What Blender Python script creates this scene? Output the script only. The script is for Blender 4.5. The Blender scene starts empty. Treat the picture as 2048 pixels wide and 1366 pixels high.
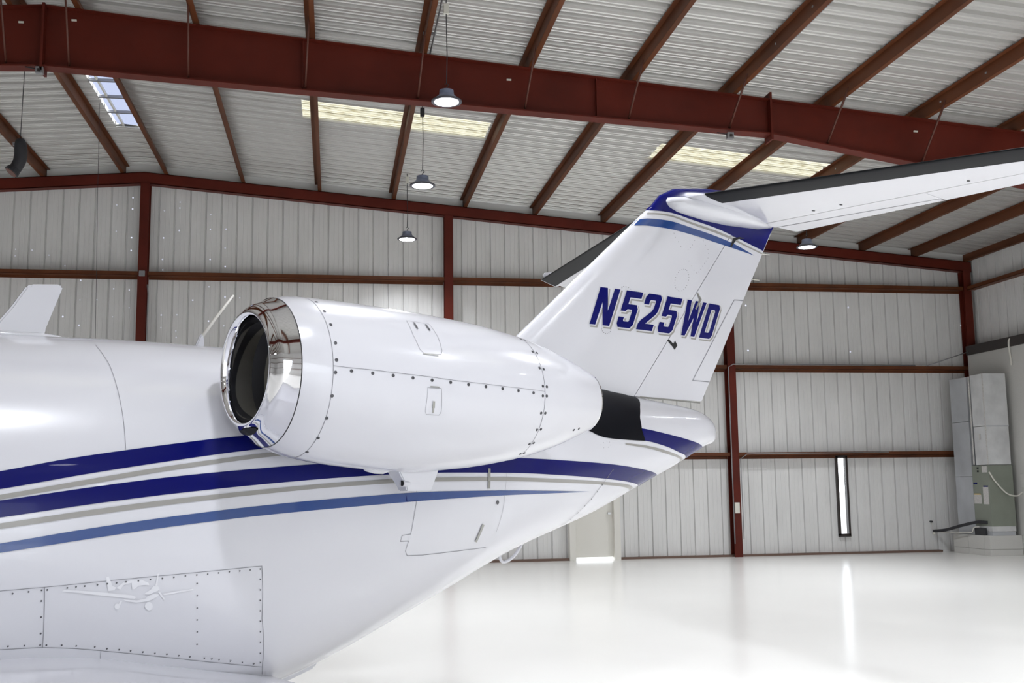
import bpy, bmesh, math, random
import numpy as np
from mathutils import Matrix, Vector
random.seed(4)
SC = bpy.context.scene
COL = SC.collection

# ------------------------------------------------------------------ camera
F_PX, YAW, PITCH, ROLL, EYE = 2164.5, math.radians(9.3746), math.radians(7.6128), math.radians(-0.7235), 1.65
fw = Vector((math.sin(YAW)*math.cos(PITCH), math.cos(YAW)*math.cos(PITCH), math.sin(PITCH)))
rt0 = Vector((math.cos(YAW), -math.sin(YAW), 0)); up0 = rt0.cross(fw)
rt = math.cos(ROLL)*rt0 + math.sin(ROLL)*up0
up = -math.sin(ROLL)*rt0 + math.cos(ROLL)*up0
cam_data = bpy.data.cameras.new('camera'); cam = bpy.data.objects.new('camera', cam_data); COL.objects.link(cam)
mw = Matrix((rt, up, -fw)).transposed().to_4x4(); mw.translation = (0, 0, EYE); cam.matrix_world = mw
cam_data.sensor_width = 36; cam_data.lens = F_PX/2048*36; cam_data.clip_start = 0.05; cam_data.clip_end = 600
SC.camera = cam

# ------------------------------------------------------------------ sky and exposure
wd = bpy.data.worlds.new('overcast_sky'); SC.world = wd; wd.use_nodes = True
bg = wd.node_tree.nodes['Background']; bg.inputs[0].default_value = (0.90, 0.95, 1.0, 1); bg.inputs[1].default_value = 9.0
SC.view_settings.view_transform = 'Standard'; SC.view_settings.look = 'None'
SC.view_settings.exposure = -1.05; SC.view_settings.gamma = 1.0; SC.view_settings.use_curve_mapping = False
LAMP_W = 250.0

# ------------------------------------------------------------------ materials
def mat(name, col, rough=.5, metal=0, coat=0, noise=0, nscale=6, bump=0, bscale=40, spec=.5, emit=None, es=0, stretch=None):
    m = bpy.data.materials.new(name); m.use_nodes = True; nt = m.node_tree; b = nt.nodes['Principled BSDF']
    b.inputs['Base Color'].default_value = (*col, 1); b.inputs['Roughness'].default_value = rough; b.inputs['Metallic'].default_value = metal
    b.inputs['Coat Weight'].default_value = coat; b.inputs['Coat Roughness'].default_value = .03; b.inputs['Specular IOR Level'].default_value = spec
    if emit: b.inputs['Emission Color'].default_value = (*emit, 1); b.inputs['Emission Strength'].default_value = es
    if noise or bump:
        tc = nt.nodes.new('ShaderNodeTexCoord'); mp = nt.nodes.new('ShaderNodeMapping'); nt.links.new(tc.outputs['Object'], mp.inputs[0])
        if stretch: mp.inputs['Scale'].default_value = stretch
    if noise:
        n = nt.nodes.new('ShaderNodeTexNoise'); n.inputs['Scale'].default_value = nscale; n.inputs['Detail'].default_value = 5
        nt.links.new(mp.outputs[0], n.inputs['Vector'])
        r = nt.nodes.new('ShaderNodeValToRGB'); r.color_ramp.elements[0].position = .3; r.color_ramp.elements[1].position = .7
        r.color_ramp.elements[0].color = (*[c*(1-noise) for c in col], 1); r.color_ramp.elements[1].color = (*[min(1, c*(1+noise)) for c in col], 1)
        nt.links.new(n.outputs[0], r.inputs[0]); nt.links.new(r.outputs[0], b.inputs['Base Color'])
    if bump:
        n2 = nt.nodes.new('ShaderNodeTexNoise'); n2.inputs['Scale'].default_value = bscale; n2.inputs['Detail'].default_value = 3
        nt.links.new(mp.outputs[0], n2.inputs['Vector'])
        bp = nt.nodes.new('ShaderNodeBump'); bp.inputs['Strength'].default_value = bump; bp.inputs['Distance'].default_value = .01
        nt.links.new(n2.outputs[0], bp.inputs['Height']); nt.links.new(bp.outputs[0], b.inputs['Normal'])
    return m
M = {}
M['white'] = mat('white_gloss_paint', (.645, .645, .685), .22, coat=.5)
M['navy'] = mat('navy_gloss_paint', (.0015, .003, .105), .22, coat=.1, spec=.22)
M['mid'] = mat('mid_blue_paint', (.013, .054, .215), .25, coat=.6)
M['silver'] = mat('warm_grey_paint', (.30, .29, .27), .35, coat=.3)
M['chrome'] = mat('polished_aluminium', (.90, .90, .92), .045, metal=1)
M['boot'] = mat('black_rubber_boot', (.006, .0065, .008), .5, spec=.16)
M['black'] = mat('black_heat_coating', (.002, .0025, .005), .5, spec=.12)
M['duct'] = mat('dark_inlet_liner', (.30, .29, .25), .5)
M['ductnavy'] = mat('dark_blue_inlet_wall', (.06, .06, .066), .45)
M['seam'] = mat('panel_gap', (.22, .22, .24), .6)
M['fast'] = mat('fastener_steel', (.12, .12, .13), .4, metal=.7)
M['latch'] = mat('latch_steel', (.33, .33, .31), .35, metal=.6)
M['hole'] = mat('dark_opening', (.006, .006, .007), .6)
M['floor'] = mat('white_epoxy_floor', (.93, .917, .88), .2, spec=.32, noise=.012, nscale=.6)
M['wallp'] = mat('white_wall_sheet', (.76, .755, .74), .42, noise=.05, nscale=3, stretch=(1, 1, .25), bump=.05, bscale=2)
M['roofp'] = mat('galvanised_white_roof_sheet', (.63, .62, .595), .34, metal=.5, noise=.05, nscale=5, stretch=(.12, 1, 1), bump=.05, bscale=2.5)
M['trimw'] = mat('white_gable_sheet', (.86, .86, .84), .5)
M['red'] = mat('red_oxide_steel', (.105, .015, .008), .5, spec=.22, noise=.2, nscale=1.5)
M['purl'] = mat('brown_red_oxide_purlin', (.115, .036, .013), .5, spec=.25, noise=.25, nscale=2.0, stretch=(1, .3, 1))
M['rod'] = mat('red_oxide_angle', (.10, .03, .018), .5)
M['galv'] = mat('galvanised_sheet', (.72, .725, .73), .34, metal=.25, noise=.12, nscale=3)
M['galvd'] = mat('dull_galvanised_sheet', (.52, .535, .56), .45, metal=.2, noise=.1, nscale=2)
M['green'] = mat('grey_green_enamel', (.24, .26, .215), .45, noise=.04)
M['block'] = mat('painted_concrete_block', (.62, .61, .58), .7, bump=.3, bscale=30)
M['doorp'] = mat('cream_door_paint', (.80, .78, .72), .45)
M['wframe'] = mat('dark_bronze_frame', (.03, .022, .02), .45)
M['alu'] = mat('lamp_housing', (.26, .30, .42), .4, metal=.4)  # bluish glow of the lens mixed into the base colour
M['ring'] = mat('lamp_rim', (.12, .12, .14), .4, metal=.4)
M['cable'] = mat('dark_cable', (.03, .03, .035), .6)
M['boxw'] = mat('pale_plastic_box', (.72, .70, .62), .5)
M['pipew'] = mat('white_hose', (.72, .70, .64), .5)
M['sill'] = mat('brown_sill', (.16, .10, .075), .6)
M['conduit'] = mat('grey_conduit', (.30, .30, .31), .4, metal=.5)
M['ground'] = mat('pale_apron_concrete', (.45, .44, .42), .8, noise=.08, nscale=.4)
M['sticker'] = mat('printed_sticker', (.62, .60, .58), .5, noise=.25, nscale=60)
M['stickery'] = mat('yellow_sticker', (.6, .42, .12), .5)
M['lens'] = mat('lamp_lens', (1, 1, 1), .3, emit=(.93, .95, 1), es=70)
M['pin'] = mat('daylight_pinhole', (.5, .5, .6), .5, emit=(.75, .8, 1), es=2.2)
M['silhouette'] = mat('pale_silhouette', (.745, .745, .775), .3, coat=.4)
M['wedge'] = mat('red_lens', (.12, .035, .02), .4)

def glass(name, col, ior=1.45, tr=True):
    m = bpy.data.materials.new(name); m.use_nodes = True; nt = m.node_tree; nt.nodes.clear()
    o = nt.nodes.new('ShaderNodeOutputMaterial'); mx = nt.nodes.new('ShaderNodeMixShader')
    t = nt.nodes.new('ShaderNodeBsdfTransparent'); g = nt.nodes.new('ShaderNodeBsdfGlossy'); g.inputs['Roughness'].default_value = .03
    t.inputs[0].default_value = (*col, 1); mx.inputs[0].default_value = .06
    nt.links.new(t.outputs[0], mx.inputs[1]); nt.links.new(g.outputs[0], mx.inputs[2]); nt.links.new(mx.outputs[0], o.inputs[0])
    return m
M['glass'] = glass('clear_window_glass', (.95, .95, .95))
M['ridgeglass'] = glass('wired_ridge_glass', (.16, .17, .22))
def translucent():
    m = bpy.data.materials.new('translucent_fibreglass'); m.use_nodes = True; nt = m.node_tree; nt.nodes.clear()
    o = nt.nodes.new('ShaderNodeOutputMaterial'); t = nt.nodes.new('ShaderNodeBsdfTranslucent'); d = nt.nodes.new('ShaderNodeBsdfDiffuse')
    mx = nt.nodes.new('ShaderNodeMixShader'); mx.inputs[0].default_value = .2
    tc = nt.nodes.new('ShaderNodeTexCoord'); mp = nt.nodes.new('ShaderNodeMapping'); mp.inputs['Scale'].default_value = (1.2, 14, 1)
    n = nt.nodes.new('ShaderNodeTexNoise'); n.inputs['Scale'].default_value = 6; n.inputs['Detail'].default_value = 8
    r = nt.nodes.new('ShaderNodeValToRGB'); r.color_ramp.elements[0].position = .36; r.color_ramp.elements[1].position = .6
    r.color_ramp.elements[0].color = (.27, .23, .14, 1); r.color_ramp.elements[1].color = (.50, .47, .37, 1)
    nt.links.new(tc.outputs['Object'], mp.inputs[0]); nt.links.new(mp.outputs[0], n.inputs['Vector']); nt.links.new(n.outputs[0], r.inputs[0])
    nt.links.new(r.outputs[0], t.inputs[0]); d.inputs[0].default_value = (.5, .48, .4, 1)
    nt.links.new(t.outputs[0], mx.inputs[1]); nt.links.new(d.outputs[0], mx.inputs[2]); nt.links.new(mx.outputs[0], o.inputs[0])
    return m
M['fibre'] = translucent()

# ------------------------------------------------------------------ helpers
def link(o, parent=None, keep=True):
    COL.objects.link(o)
    if parent is not None:
        o.parent = parent
        if keep: o.matrix_parent_inverse = parent.matrix_basis.inverted()
    return o
def mesh(name, V, Fc, m, parent=None, smooth=False, keep=True, fix=True):
    me = bpy.data.meshes.new(name); me.from_pydata([tuple(map(float, v)) for v in V], [], [tuple(int(i) for i in f) for f in Fc])
    if fix:
        b = bmesh.new(); b.from_mesh(me); bmesh.ops.recalc_face_normals(b, faces=b.faces); b.to_mesh(me); b.free()
    me.materials.append(M[m] if isinstance(m, str) else m)
    if smooth:
        for p_ in me.polygons: p_.use_smooth = True
    return link(bpy.data.objects.new(name, me), parent, keep)
def tag(o, label=None, cat=None, group=None, kind=None):
    if label: o['label'] = label
    if cat: o['category'] = cat
    if group: o['group'] = group
    if kind: o['kind'] = kind
    return o
def empty(name, loc=(0, 0, 0), rz=0):
    o = bpy.data.objects.new(name, None); o.empty_display_size = .2; o.location = loc; o.rotation_euler = (0, 0, rz); COL.objects.link(o); return o
BF = [(0, 1, 3, 2), (4, 6, 7, 5), (0, 4, 5, 1), (2, 3, 7, 6), (0, 2, 6, 4), (1, 5, 7, 3)]
def bxv(lo, hi): return [(x, y, z) for x in (lo[0], hi[0]) for y in (lo[1], hi[1]) for z in (lo[2], hi[2])]
def box(name, lo, hi, m, parent=None, bev=0, keep=True):
    return boxes(name, [(lo, hi)], m, parent, bev, keep)
def boxes(name, L, m, parent=None, bev=0, keep=True):
    V = []; Fc = []
    for lo, hi in L:
        b = len(V); V += bxv(lo, hi); Fc += [tuple(i+b for i in f) for f in BF]
    o = mesh(name, V, Fc, m, parent, keep=keep)
    if bev:
        b = bmesh.new(); b.from_mesh(o.data); bmesh.ops.bevel(b, geom=b.edges[:], offset=bev, segments=2, affect='EDGES', profile=.7); b.to_mesh(o.data); b.free()
    return o
def prism(name, prof, x0, x1, m, parent=None, slope=lambda x: 0.0, axis='X', xs=None):
    """sweep closed profiles [(a,b),...] along an axis; slope(x) adds to z"""
    if prof and not isinstance(prof[0][0], (tuple, list)): prof = [prof]
    xs = xs or [x0, x1]; V = []; Fc = []
    for P in prof:
        n = len(P); b = len(V)
        for x in xs:
            for a_, c_ in P:
                V.append((x, a_, c_+slope(x)) if axis == 'X' else (a_, x, c_+slope(a_)) if axis == 'Y' else (a_, c_, x))
        for k in range(len(xs)-1):
            for i in range(n):
                j = (i+1) % n; Fc.append((b+k*n+i, b+k*n+j, b+(k+1)*n+j, b+(k+1)*n+i))
        Fc.append(tuple(b+i for i in range(n))); Fc.append(tuple(b+(len(xs)-1)*n+i for i in range(n))[::-1])
    return mesh(name, V, Fc, m, parent)
def tube_geo(pts, r, n=8, cap=True):
    pts = [Vector(q) for q in pts]; V = []; Fc = []; rr = r if isinstance(r, (list, tuple)) else [r]*len(pts)
    prev = None
    for i, q in enumerate(pts):
        d = (pts[min(i+1, len(pts)-1)]-pts[max(i-1, 0)]).normalized()
        if prev is None: u = d.orthogonal().normalized()
        else: u = (prev-d*prev.dot(d)).normalized()
        prev = u; v = d.cross(u)
        for k in range(n):
            a_ = 2*math.pi*k/n; V.append(q+(u*math.cos(a_)+v*math.sin(a_))*rr[i])
    for i in range(len(pts)-1):
        for k in range(n):
            j = (k+1) % n; Fc.append((i*n+k, i*n+j, (i+1)*n+j, (i+1)*n+k))
    if cap: Fc.append(tuple(range(n))[::-1]); Fc.append(tuple((len(pts)-1)*n+k for k in range(n)))
    return V, Fc
def tube(name, pts, r, m, parent=None, n=8, keep=True):
    V, Fc = tube_geo(pts, r, n); return mesh(name, V, Fc, m, parent, smooth=True, keep=keep)
def curve_pts(P, n=8):
    P = [Vector(q) for q in P]; P = [P[0]*2-P[1]]+P+[P[-1]*2-P[-2]]; out = []
    for i in range(1, len(P)-2):
        for k in range(n):
            t = k/n; a_, b, c, d = P[i-1:i+3]
            out.append(.5*((2*b)+(c-a_)*t+(2*a_-5*b+4*c-d)*t*t+(-a_+3*b-3*c+d)*t**3))
    return out+[P[-2]]
def lathe_geo(prof, n=32):
    V = []; Fc = []
    for r, z in prof:
        for k in range(n): V.append((r*math.cos(2*math.pi*k/n), r*math.sin(2*math.pi*k/n), z))
    for i in range(len(prof)-1):
        for k in range(n):
            j = (k+1) % n; Fc.append((i*n+k, i*n+j, (i+1)*n+j, (i+1)*n+k))
    Fc.append(tuple(range(n))); Fc.append(tuple((len(prof)-1)*n+k for k in range(n))[::-1])
    return V, Fc
def pchip(x, xs, ys):
    xs = np.array(xs, float); ys = np.array(ys, float); h = np.diff(xs); dl = np.diff(ys)/h
    m = np.zeros_like(ys); m[0] = dl[0]; m[-1] = dl[-1]
    for i in range(1, len(xs)-1):
        if dl[i-1]*dl[i] > 0:
            w1 = 2*h[i]+h[i-1]; w2 = h[i]+2*h[i-1]; m[i] = (w1+w2)/(w1/dl[i-1]+w2/dl[i])
    x = np.clip(np.asarray(x, float), xs[0], xs[-1]); i = np.clip(np.searchsorted(xs, x)-1, 0, len(xs)-2)
    t = (x-xs[i])/h[i]
    return ys[i]*(1+2*t)*(1-t)**2+m[i]*h[i]*t*(1-t)**2+ys[i+1]*t*t*(3-2*t)+m[i+1]*h[i]*t*t*(t-1)

# ================================================================== HANGAR
XR, XW, XL = -4.1, 15.30, -23.5         # ridge, right wall, left wall
YB, YF = 23.95, -10.3                   # back wall sheet, front wall with added opening
SL = .0815
def zp(x): return 8.49-SL*abs(x-XR)      # underside of purlins
def zd(x): return zp(x)+.21              # roof sheet
ground = mesh('ground_outside', [(-150, -150, -.04), (150, -150, -.04), (150, 170, -.04), (-150, 170, -.04)], [(0, 1, 2, 3)], 'ground'); tag(ground, 'pale concrete apron outside the hangar', kind='structure')
floor = box('floor', (XL, YF, -.035), (XW+.3, YB+.05, 0), 'floor'); tag(floor, 'glossy white epoxy hangar floor', kind='structure')

PITCHR = .331; PW = PITCHR*3
RIB = [(0, 0), (.085, 0), (.092, .008), (.108, .008), (.115, 0), (.19, 0), (.197, .008), (.213, .008), (.22, 0), (.268, 0), (.283, .034), (.313, .034), (.331, 0)]
RIBW = [(0, 0), (.10, 0), (.104, .004), (.116, .004), (.12, 0), (.195, 0), (.199, .004), (.211, .004), (.215, 0), (.290, 0), (.300, .040), (.318, .040), (.331, 0)]
RIBR = [(0, 0), (.075, 0), (.085, .020), (.105, .020), (.115, 0), (.165, 0), (.175, .020), (.195, .020), (.205, 0), (.225, 0), (.238, .065), (.312, .065), (.331, 0)]
def ribprof(w0, w1, RIB=RIBW):
    """profile points (offset along, depth) clipped to [w0,w1]"""
    out = []
    k0 = math.floor(w0/PITCHR); k1 = math.ceil(w1/PITCHR)
    pts = [(k*PITCHR+u, d) for k in range(k0, k1) for u, d in RIB[:-1]]+[(k1*PITCHR, 0)]
    xs = [q[0] for q in pts]; ds = [q[1] for q in pts]
    out.append((w0, float(np.interp(w0, xs, ds))))
    out += [q for q in pts if w0+1e-4 < q[0] < w1-1e-4]
    out.append((w1, float(np.interp(w1, xs, ds))))
    return out
def wall_sheet(name, x0, x1, z0, z1f, parent, off=9.45):
    P = ribprof(x0-off, x1-off); V = []; Fc = []
    for u, d in P: V += [(u+off, YB+d, z0), (u+off, YB+d, z1f(u+off))]
    for i in range(len(P)-1): Fc.append((2*i, 2*i+1, 2*i+3, 2*i+2))
    return mesh(name, V, Fc, 'wallp', parent, fix=False)
# gable closure = wall_back itself, sheets are its pieces
def gable(x0, x1): return [(x0, YB-.06, zp(x0)+.0), (x1, YB-.06, zp(x1)+.0), (x1, YB-.06, zd(x1)), (x0, YB-.06, zd(x0))]
wb = mesh('wall_back', gable(XL, XR)+gable(XR, XW), [(0, 1, 2, 3), (4, 5, 6, 7)], 'trimw'); tag(wb, 'back gable wall of white ribbed metal sheets', kind='structure')
WIN = (11.585, 11.835, .42, 2.25); DOOR = (5.30, 6.18, 2.12)
edges = [XL]
x = 9.45
while x > XL: x -= PW
x += PW
while x < XW: edges.append(x); x += PW
edges.append(XW)
cuts = sorted(set([round(e, 4) for e in edges]+[WIN[0], WIN[1], DOOR[0], DOOR[1]]))
for a_, b_ in zip(cuts[:-1], cuts[1:]):
    if b_-a_ < .01: continue
    c_ = (a_+b_)/2
    if WIN[0] < c_ < WIN[1]:
        wall_sheet('wall_panel', a_, b_, 0, lambda x: WIN[2], wb); wall_sheet('wall_panel', a_, b_, WIN[3], zd, wb)
    elif DOOR[0] < c_ < DOOR[1]: wall_sheet('wall_panel', a_, b_, DOOR[2], zd, wb)
    else: wall_sheet('wall_panel', a_, b_, 0, zd, wb)
# right wall: metal above, painted block below
wr = box('wall_right', (15.0, YF, 0), (15.28, 23.70, 4.62), 'block'); tag(wr, 'white painted block wall on the right under a metal upper wall', kind='structure')
def side_sheet(y0, y1, z0, z1):
    P = ribprof(y0, y1); V = []; Fc = []
    for u, d in P: V += [(XW+d, u, z0), (XW+d, u, z1)]
    for i in range(len(P)-1): Fc.append((2*i, 2*i+1, 2*i+3, 2*i+2))
    return mesh('wall_panel', V, Fc, 'wallp', wr, fix=False)
y = YF
while y < YB-.01:
    side_sheet(y, min(y+PW, YB), 0 if y > 23.0 else 4.5, zd(XW)); y += PW
wl = box('wall_left', (XL-.1, YF, 0), (XL, YB, zd(XL)), 'wallp'); tag(wl, 'white metal wall on the far left side', kind='structure')
wf = boxes('wall_front', [((XL, YF-.1, 0), (-1.0, YF, 8.7)), ((-1.0, YF-.1, 5.4), (13.8, YF, 8.7)), ((13.8, YF-.1, 0), (XW, YF, 8.7))], 'wallp'); tag(wf, 'white metal front wall with an opening behind the viewpoint, added to let in frontal daylight', kind='structure')  # unseen opening, added so sky light reaches fuselage and fin
for k_, z_ in enumerate((2.25, 4.25, 6.2)): tag(box('trim_%d' % (k_+2), (XL, YF, z_), (-1.0 if z_ < 5 else XW, YF+.18, z_+.09), 'purl'), 'brown girt on the front wall', kind='structure')
fl = box('trim_1', (14.96, YF, 4.62), (15.3, 23.70, 4.84), 'wframe'); tag(fl, 'dark flashing strip on top of the block wall', kind='structure')
# roof
ceil = mesh('ceiling', [(XR-.28, YF, zd(XR-.28)+.045), (XR, YF, zd(XR)+.05), (XR+.28, YF, zd(XR+.28)+.045), (XR-.28, 17.3, zd(XR-.28)+.045), (XR, 17.3, zd(XR)+.05), (XR+.28, 17.3, zd(XR+.28)+.045),
      (XR-.28, 21.30, zd(XR-.28)+.045), (XR, 21.30, zd(XR)+.05), (XR+.28, 21.30, zd(XR+.28)+.045), (XR-.28, YB+.1, zd(XR-.28)+.045), (XR, YB+.1, zd(XR)+.05), (XR+.28, YB+.1, zd(XR+.28)+.045)],
      [(0, 1, 4, 3), (1, 2, 5, 4), (6, 7, 10, 9), (7, 8, 11, 10)], 'roofp'); tag(ceil, 'ribbed metal roof underside with ridge cap', kind='structure')
def roof_sheet(name, y0, y1, x0, x1, m='roofp', parent=None, lift=0):
    P = ribprof(y0-18.6, y1-18.6, RIBR); V = []; Fc = []
    for u, d in P: V += [(x0, u+18.6, zd(x0)+d*1.15+lift), (x1, u+18.6, zd(x1)+d*1.15+lift)]
    for i in range(len(P)-1): Fc.append((2*i, 2*i+2, 2*i+3, 2*i+1))
    return mesh(name, V, Fc, m, parent or ceil, fix=False)
RP = .906; yk = [18.6+RP*k for k in range(-33, 7)]
for k, y0 in enumerate(yk):
    y1 = min(y0+RP, YB+.08)
    if y1 <= y0: continue
    gap = 17.2 < (y0+y1)/2 < 21.0
    xr0 = XR+.32 if gap else XR; xl0 = XR-.14 if gap else XR
    lite = abs(y0-18.6) < .01 or abs(y0-(18.6-RP*15)) < .01
    if lite:
        for a_, b_ in ((xr0, -.62), (2.74, 5.92), (9.22, XW+.1)): roof_sheet('roof_panel', y0, y1, a_, b_)
        for j, (a_, b_) in enumerate(((-.62, 2.74), (5.92, 9.22))):
            s_ = roof_sheet('roof_light_panel', y0, y1, a_, b_, 'fibre', lift=.004)
            tag(s_, 'translucent fibreglass roof sheet glowing with daylight')
    else: roof_sheet('roof_panel', y0, y1, xr0, XW+.1)
    roof_sheet('roof_panel', y0, y1, xl0, XL-.1)
# ridge skylight
w = empty('window_2', (XR+.09, 18.9, zd(XR))); tag(w, 'narrow glazed ridge skylight beyond the roof beam', kind='structure')
for i in range(5):
    y0 = 17.28+i*.81
    mesh('pane', [(XR-.13, y0, zd(XR)+.05), (XR+.31, y0, zd(XR)+.03), (XR+.31, y0+.80, zd(XR)+.03), (XR-.13, y0+.80, zd(XR)+.05)], [(0, 1, 2, 3)], 'ridgeglass', w)
    box('glazing_bar', (XR-.15, y0-.03, zd(XR)-.01), (XR+.33, y0+.02, zd(XR)+.04), 'conduit', w)
box('glazing_rail', (XR-.02, 17.25, zd(XR)-.0), (XR+.01, 21.35, zd(XR)+.05), 'boxw', w)

# window in the back wall and personnel door
w = empty('window_1', (11.71, YB-.1, .42)); tag(w, 'tall narrow window glowing white in the back wall', kind='structure')
fr = .04
boxes('window_frame', [((WIN[0]-.01, YB-.07, WIN[2]), (WIN[0]+fr, YB+.045, WIN[3])), ((WIN[1]-fr+.02, YB-.07, WIN[2]), (WIN[1]+.03, YB+.045, WIN[3])), ((WIN[0]-.01, YB-.07, WIN[2]-.03), (WIN[1]+.03, YB+.045, WIN[2]+.04)), ((WIN[0]-.01, YB-.07, WIN[3]-.04), (WIN[1]+.03, YB+.045, WIN[3]+.02))], 'wframe', w)
box('pane', (WIN[0]+fr, YB-.02, WIN[2]+.04), (WIN[1]-.025, YB-.012, WIN[3]-.04), 'glass', w)
d = empty('door_1', (5.74, YB-.1, 0)); tag(d, 'cream personnel door with daylight under its bottom edge', kind='structure')
box('door_leaf', (DOOR[0], YB-.06, .06), (DOOR[1], YB-.01, DOOR[2]), 'doorp', d, bev=.004)
boxes('door_frame', [((DOOR[0]-.14, YB-.2, 0), (DOOR[0], YB+.02, DOOR[2]+.1)), ((DOOR[1], YB-.2, 0), (DOOR[1]+.14, YB+.02, DOOR[2]+.1)), ((DOOR[0], YB-.2, DOOR[2]), (DOOR[1], YB+.02, DOOR[2]+.1))], 'doorp', d, bev=.004)
box('handle', (DOOR[1]-.12, YB-.12, 1.0), (DOOR[1]-.05, YB-.06, 1.04), 'galv', d)
tag(prism('baseboard_back', [[(YB-.14, 0), (YB+.03, 0), (YB+.03, .05), (YB-.14, .05)]], XL, 5.16, 'sill'), 'brown steel sill left of the door', kind='structure')
tag(prism('baseboard_right', [[(YB-.14, 0), (YB+.03, 0), (YB+.03, .045), (YB-.14, .045)]], 6.32, 14.1, 'sill'), 'brown steel sill right of the door', kind='structure')

# purlins (Z sections)
names = ['first', 'second', 'third', 'fourth', 'fifth', 'sixth', 'seventh', 'eighth', 'ninth', 'tenth', 'eleventh', 'twelfth']
def purlin(x, label, sgn=1):
    z = zp(x); t = .007; f_ = .075*sgn
    P = [[(x-t/2, z), (x+t/2, z), (x+t/2, z+.20), (x-t/2, z+.20)], [(x, z), (x+f_, z), (x+f_, z+t), (x, z+t)], [(x, z+.193), (x-f_, z+.193), (x-f_, z+.20), (x, z+.20)], [(x+f_-t*sgn, z+t), (x+f_, z+t), (x+f_, z+.025), (x+f_-t*sgn, z+.025)]]
    V = []; Fc = []
    for p_ in P:
        b = len(V)
        for yy in (YF, YB-.02):
            for a_, c_ in p_: V.append((a_, yy, c_))
        Fc += [(b+i, b+(i+1) % 4, b+4+(i+1) % 4, b+4+i) for i in range(4)]+[(b, b+1, b+2, b+3), (b+7, b+6, b+5, b+4)]
    return tag(mesh('roof_purlin', V, Fc, 'purl'), label, 'purlin', 'roof purlins')
PX = [-3.68, -2.05, -.40, 1.24, 2.85, 4.46, 6.07, 7.68, 9.27, 10.88, 12.45, 13.80]
for i, px_ in enumerate(PX): purlin(px_, 'red-brown steel roof purlin, %s to the right of the roof ridge' % names[i])
purlin(15.17, 'red-brown eave strut along the top of the right wall', -1)
PXL = [2*XR-q for q in PX[:6]]
for i, px_ in enumerate(PXL): purlin(px_, 'red-brown steel roof purlin, %s to the left of the roof ridge' % names[i], -1)
# extra double purlin lip at ridge left (bright edged pair)
# ridge hangers: conduits clipped to purlins
for x0, y0, y1, lab in ((1.24+.14, YF, 17.0, 'grey conduit run along the purlin above the pendant lamps'), (6.07+.16, YF, 15.0, 'grey conduit run along the seventh purlin right of the ridge'), (9.27+.16, YF, 19.5, 'grey conduit run along the ninth purlin right of the ridge')):
    z = zp(x0)+.10
    c = empty('conduit_run', (x0, y0, z)); tag(c, lab, 'conduit')
    tube('pipe', [(x0, y0, z), (x0, y1, z)], .012, 'conduit', c)
    for yy in np.arange(max(y0, 6)+.5, y1-.3, 1.2): box('clip', (x0-.17, yy-.02, z-.005), (x0+.015, yy+.02, z+.02), 'conduit', c)

# main frames
def frame(Y, label):
    e = empty('roof_frame', (XR, Y, 0)); tag(e, label, 'roof beam')
    for sg in (1, -1):
        def X(d): return XR+sg*d
        half = XW-.15-XR if sg > 0 else XR-XL-.15
        top = [(d, 8.485-SL*d) for d in (0, 10.78, half)]
        bot = [(0, 7.60), (10.78, 7.055), (half-1.15, 7.055-(half-1.15-10.78)*.156)]
        col = [(half-1.15, bot[-1][1]), (half-.55, 0)]
        def plate(name, A, B, y0, y1, th):
            V = []; Fc = []
            for (d0, z0), (d1, z1) in zip(A[:-1], A[1:]):
                b = len(V)
                for yy in (y0, y1):
                    V += [(X(d0), yy, z0), (X(d1), yy, z1), (X(d1), yy, z1+th), (X(d0), yy, z0+th)]
                Fc += [(b, b+1, b+2, b+3), (b+4, b+7, b+6, b+5)]+[(b+i, b+(i+1) % 4, b+4+(i+1) % 4, b+4+i) for i in range(4)]
            return mesh(name, V, Fc, 'red', e)
        plate('top_flange', top, None, Y-.11, Y+.11, -.016)
        plate('bottom_flange', bot, None, Y-.11, Y+.11, -.022)
        # web
        web = top[:1]+top[1:]+[(half, 0), (half-.55, 0)]+bot[::-1]
        V = [(X(d), Y-.006, z) for d, z in web]+[(X(d), Y+.006, z) for d, z in web]; n = len(web)
        mesh('web', V, [tuple(range(n)), tuple(range(n, 2*n))[::-1]]+[(i, (i+1) % n, n+(i+1) % n, n+i) for i in range(n)], 'red', e)
        # column flanges
        V = []
        for d, z in col:
            V += [(X(d), Y-.11, z), (X(d), Y+.11, z), (X(d+.02), Y+.11, z), (X(d+.02), Y-.11, z)]
        mesh('column_flange', V, [(0, 1, 5, 4), (1, 2, 6, 5), (2, 3, 7, 6), (3, 0, 4, 7)], 'red', e)
        box('column_flange', (min(X(half), X(half-.02)), Y-.11, 0), (max(X(half), X(half-.02)), Y+.11, top[-1][1]), 'red', e)
        # splice plate at the kink, bolts hidden
        xk = X(10.78); box('splice_plate', (xk-.016, Y-.14, 6.94), (xk+.016, Y+.14, 7.70), 'red', e)
        for d in (3.6, 8.0): box('stiffener', (X(d)-.005, Y-.10, 7.62-SL*.62*d), (X(d)+.005, Y+.10, 8.46-SL*d), 'red', e)
    box('splice_plate', (XR-.018, Y-.14, 7.50), (XR+.018, Y+.14, 8.50), 'red', e)
    # flange braces, camera side and far side
    for x0 in PX[:-1]+PXL[:5]:
        d = abs(x0-XR); zb = 7.60-.0506*d if d < 10.78 else 7.055-(d-10.78)*.156
        for s_ in (-1, 1):
            tube('flange_brace', [(x0, Y+s_*.74, zp(x0)+.07), (x0-.06, Y+s_*.06, zb+.03)], .017, 'rod', e, n=4)
    return e
fr2 = frame(15.50, 'deep red-oxide steel roof beam crossing the upper picture')
frame(7.0, 'red-oxide roof frame overhead in front of the jet'); frame(-1.5, 'red-oxide roof frame behind the viewpoint')
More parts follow.
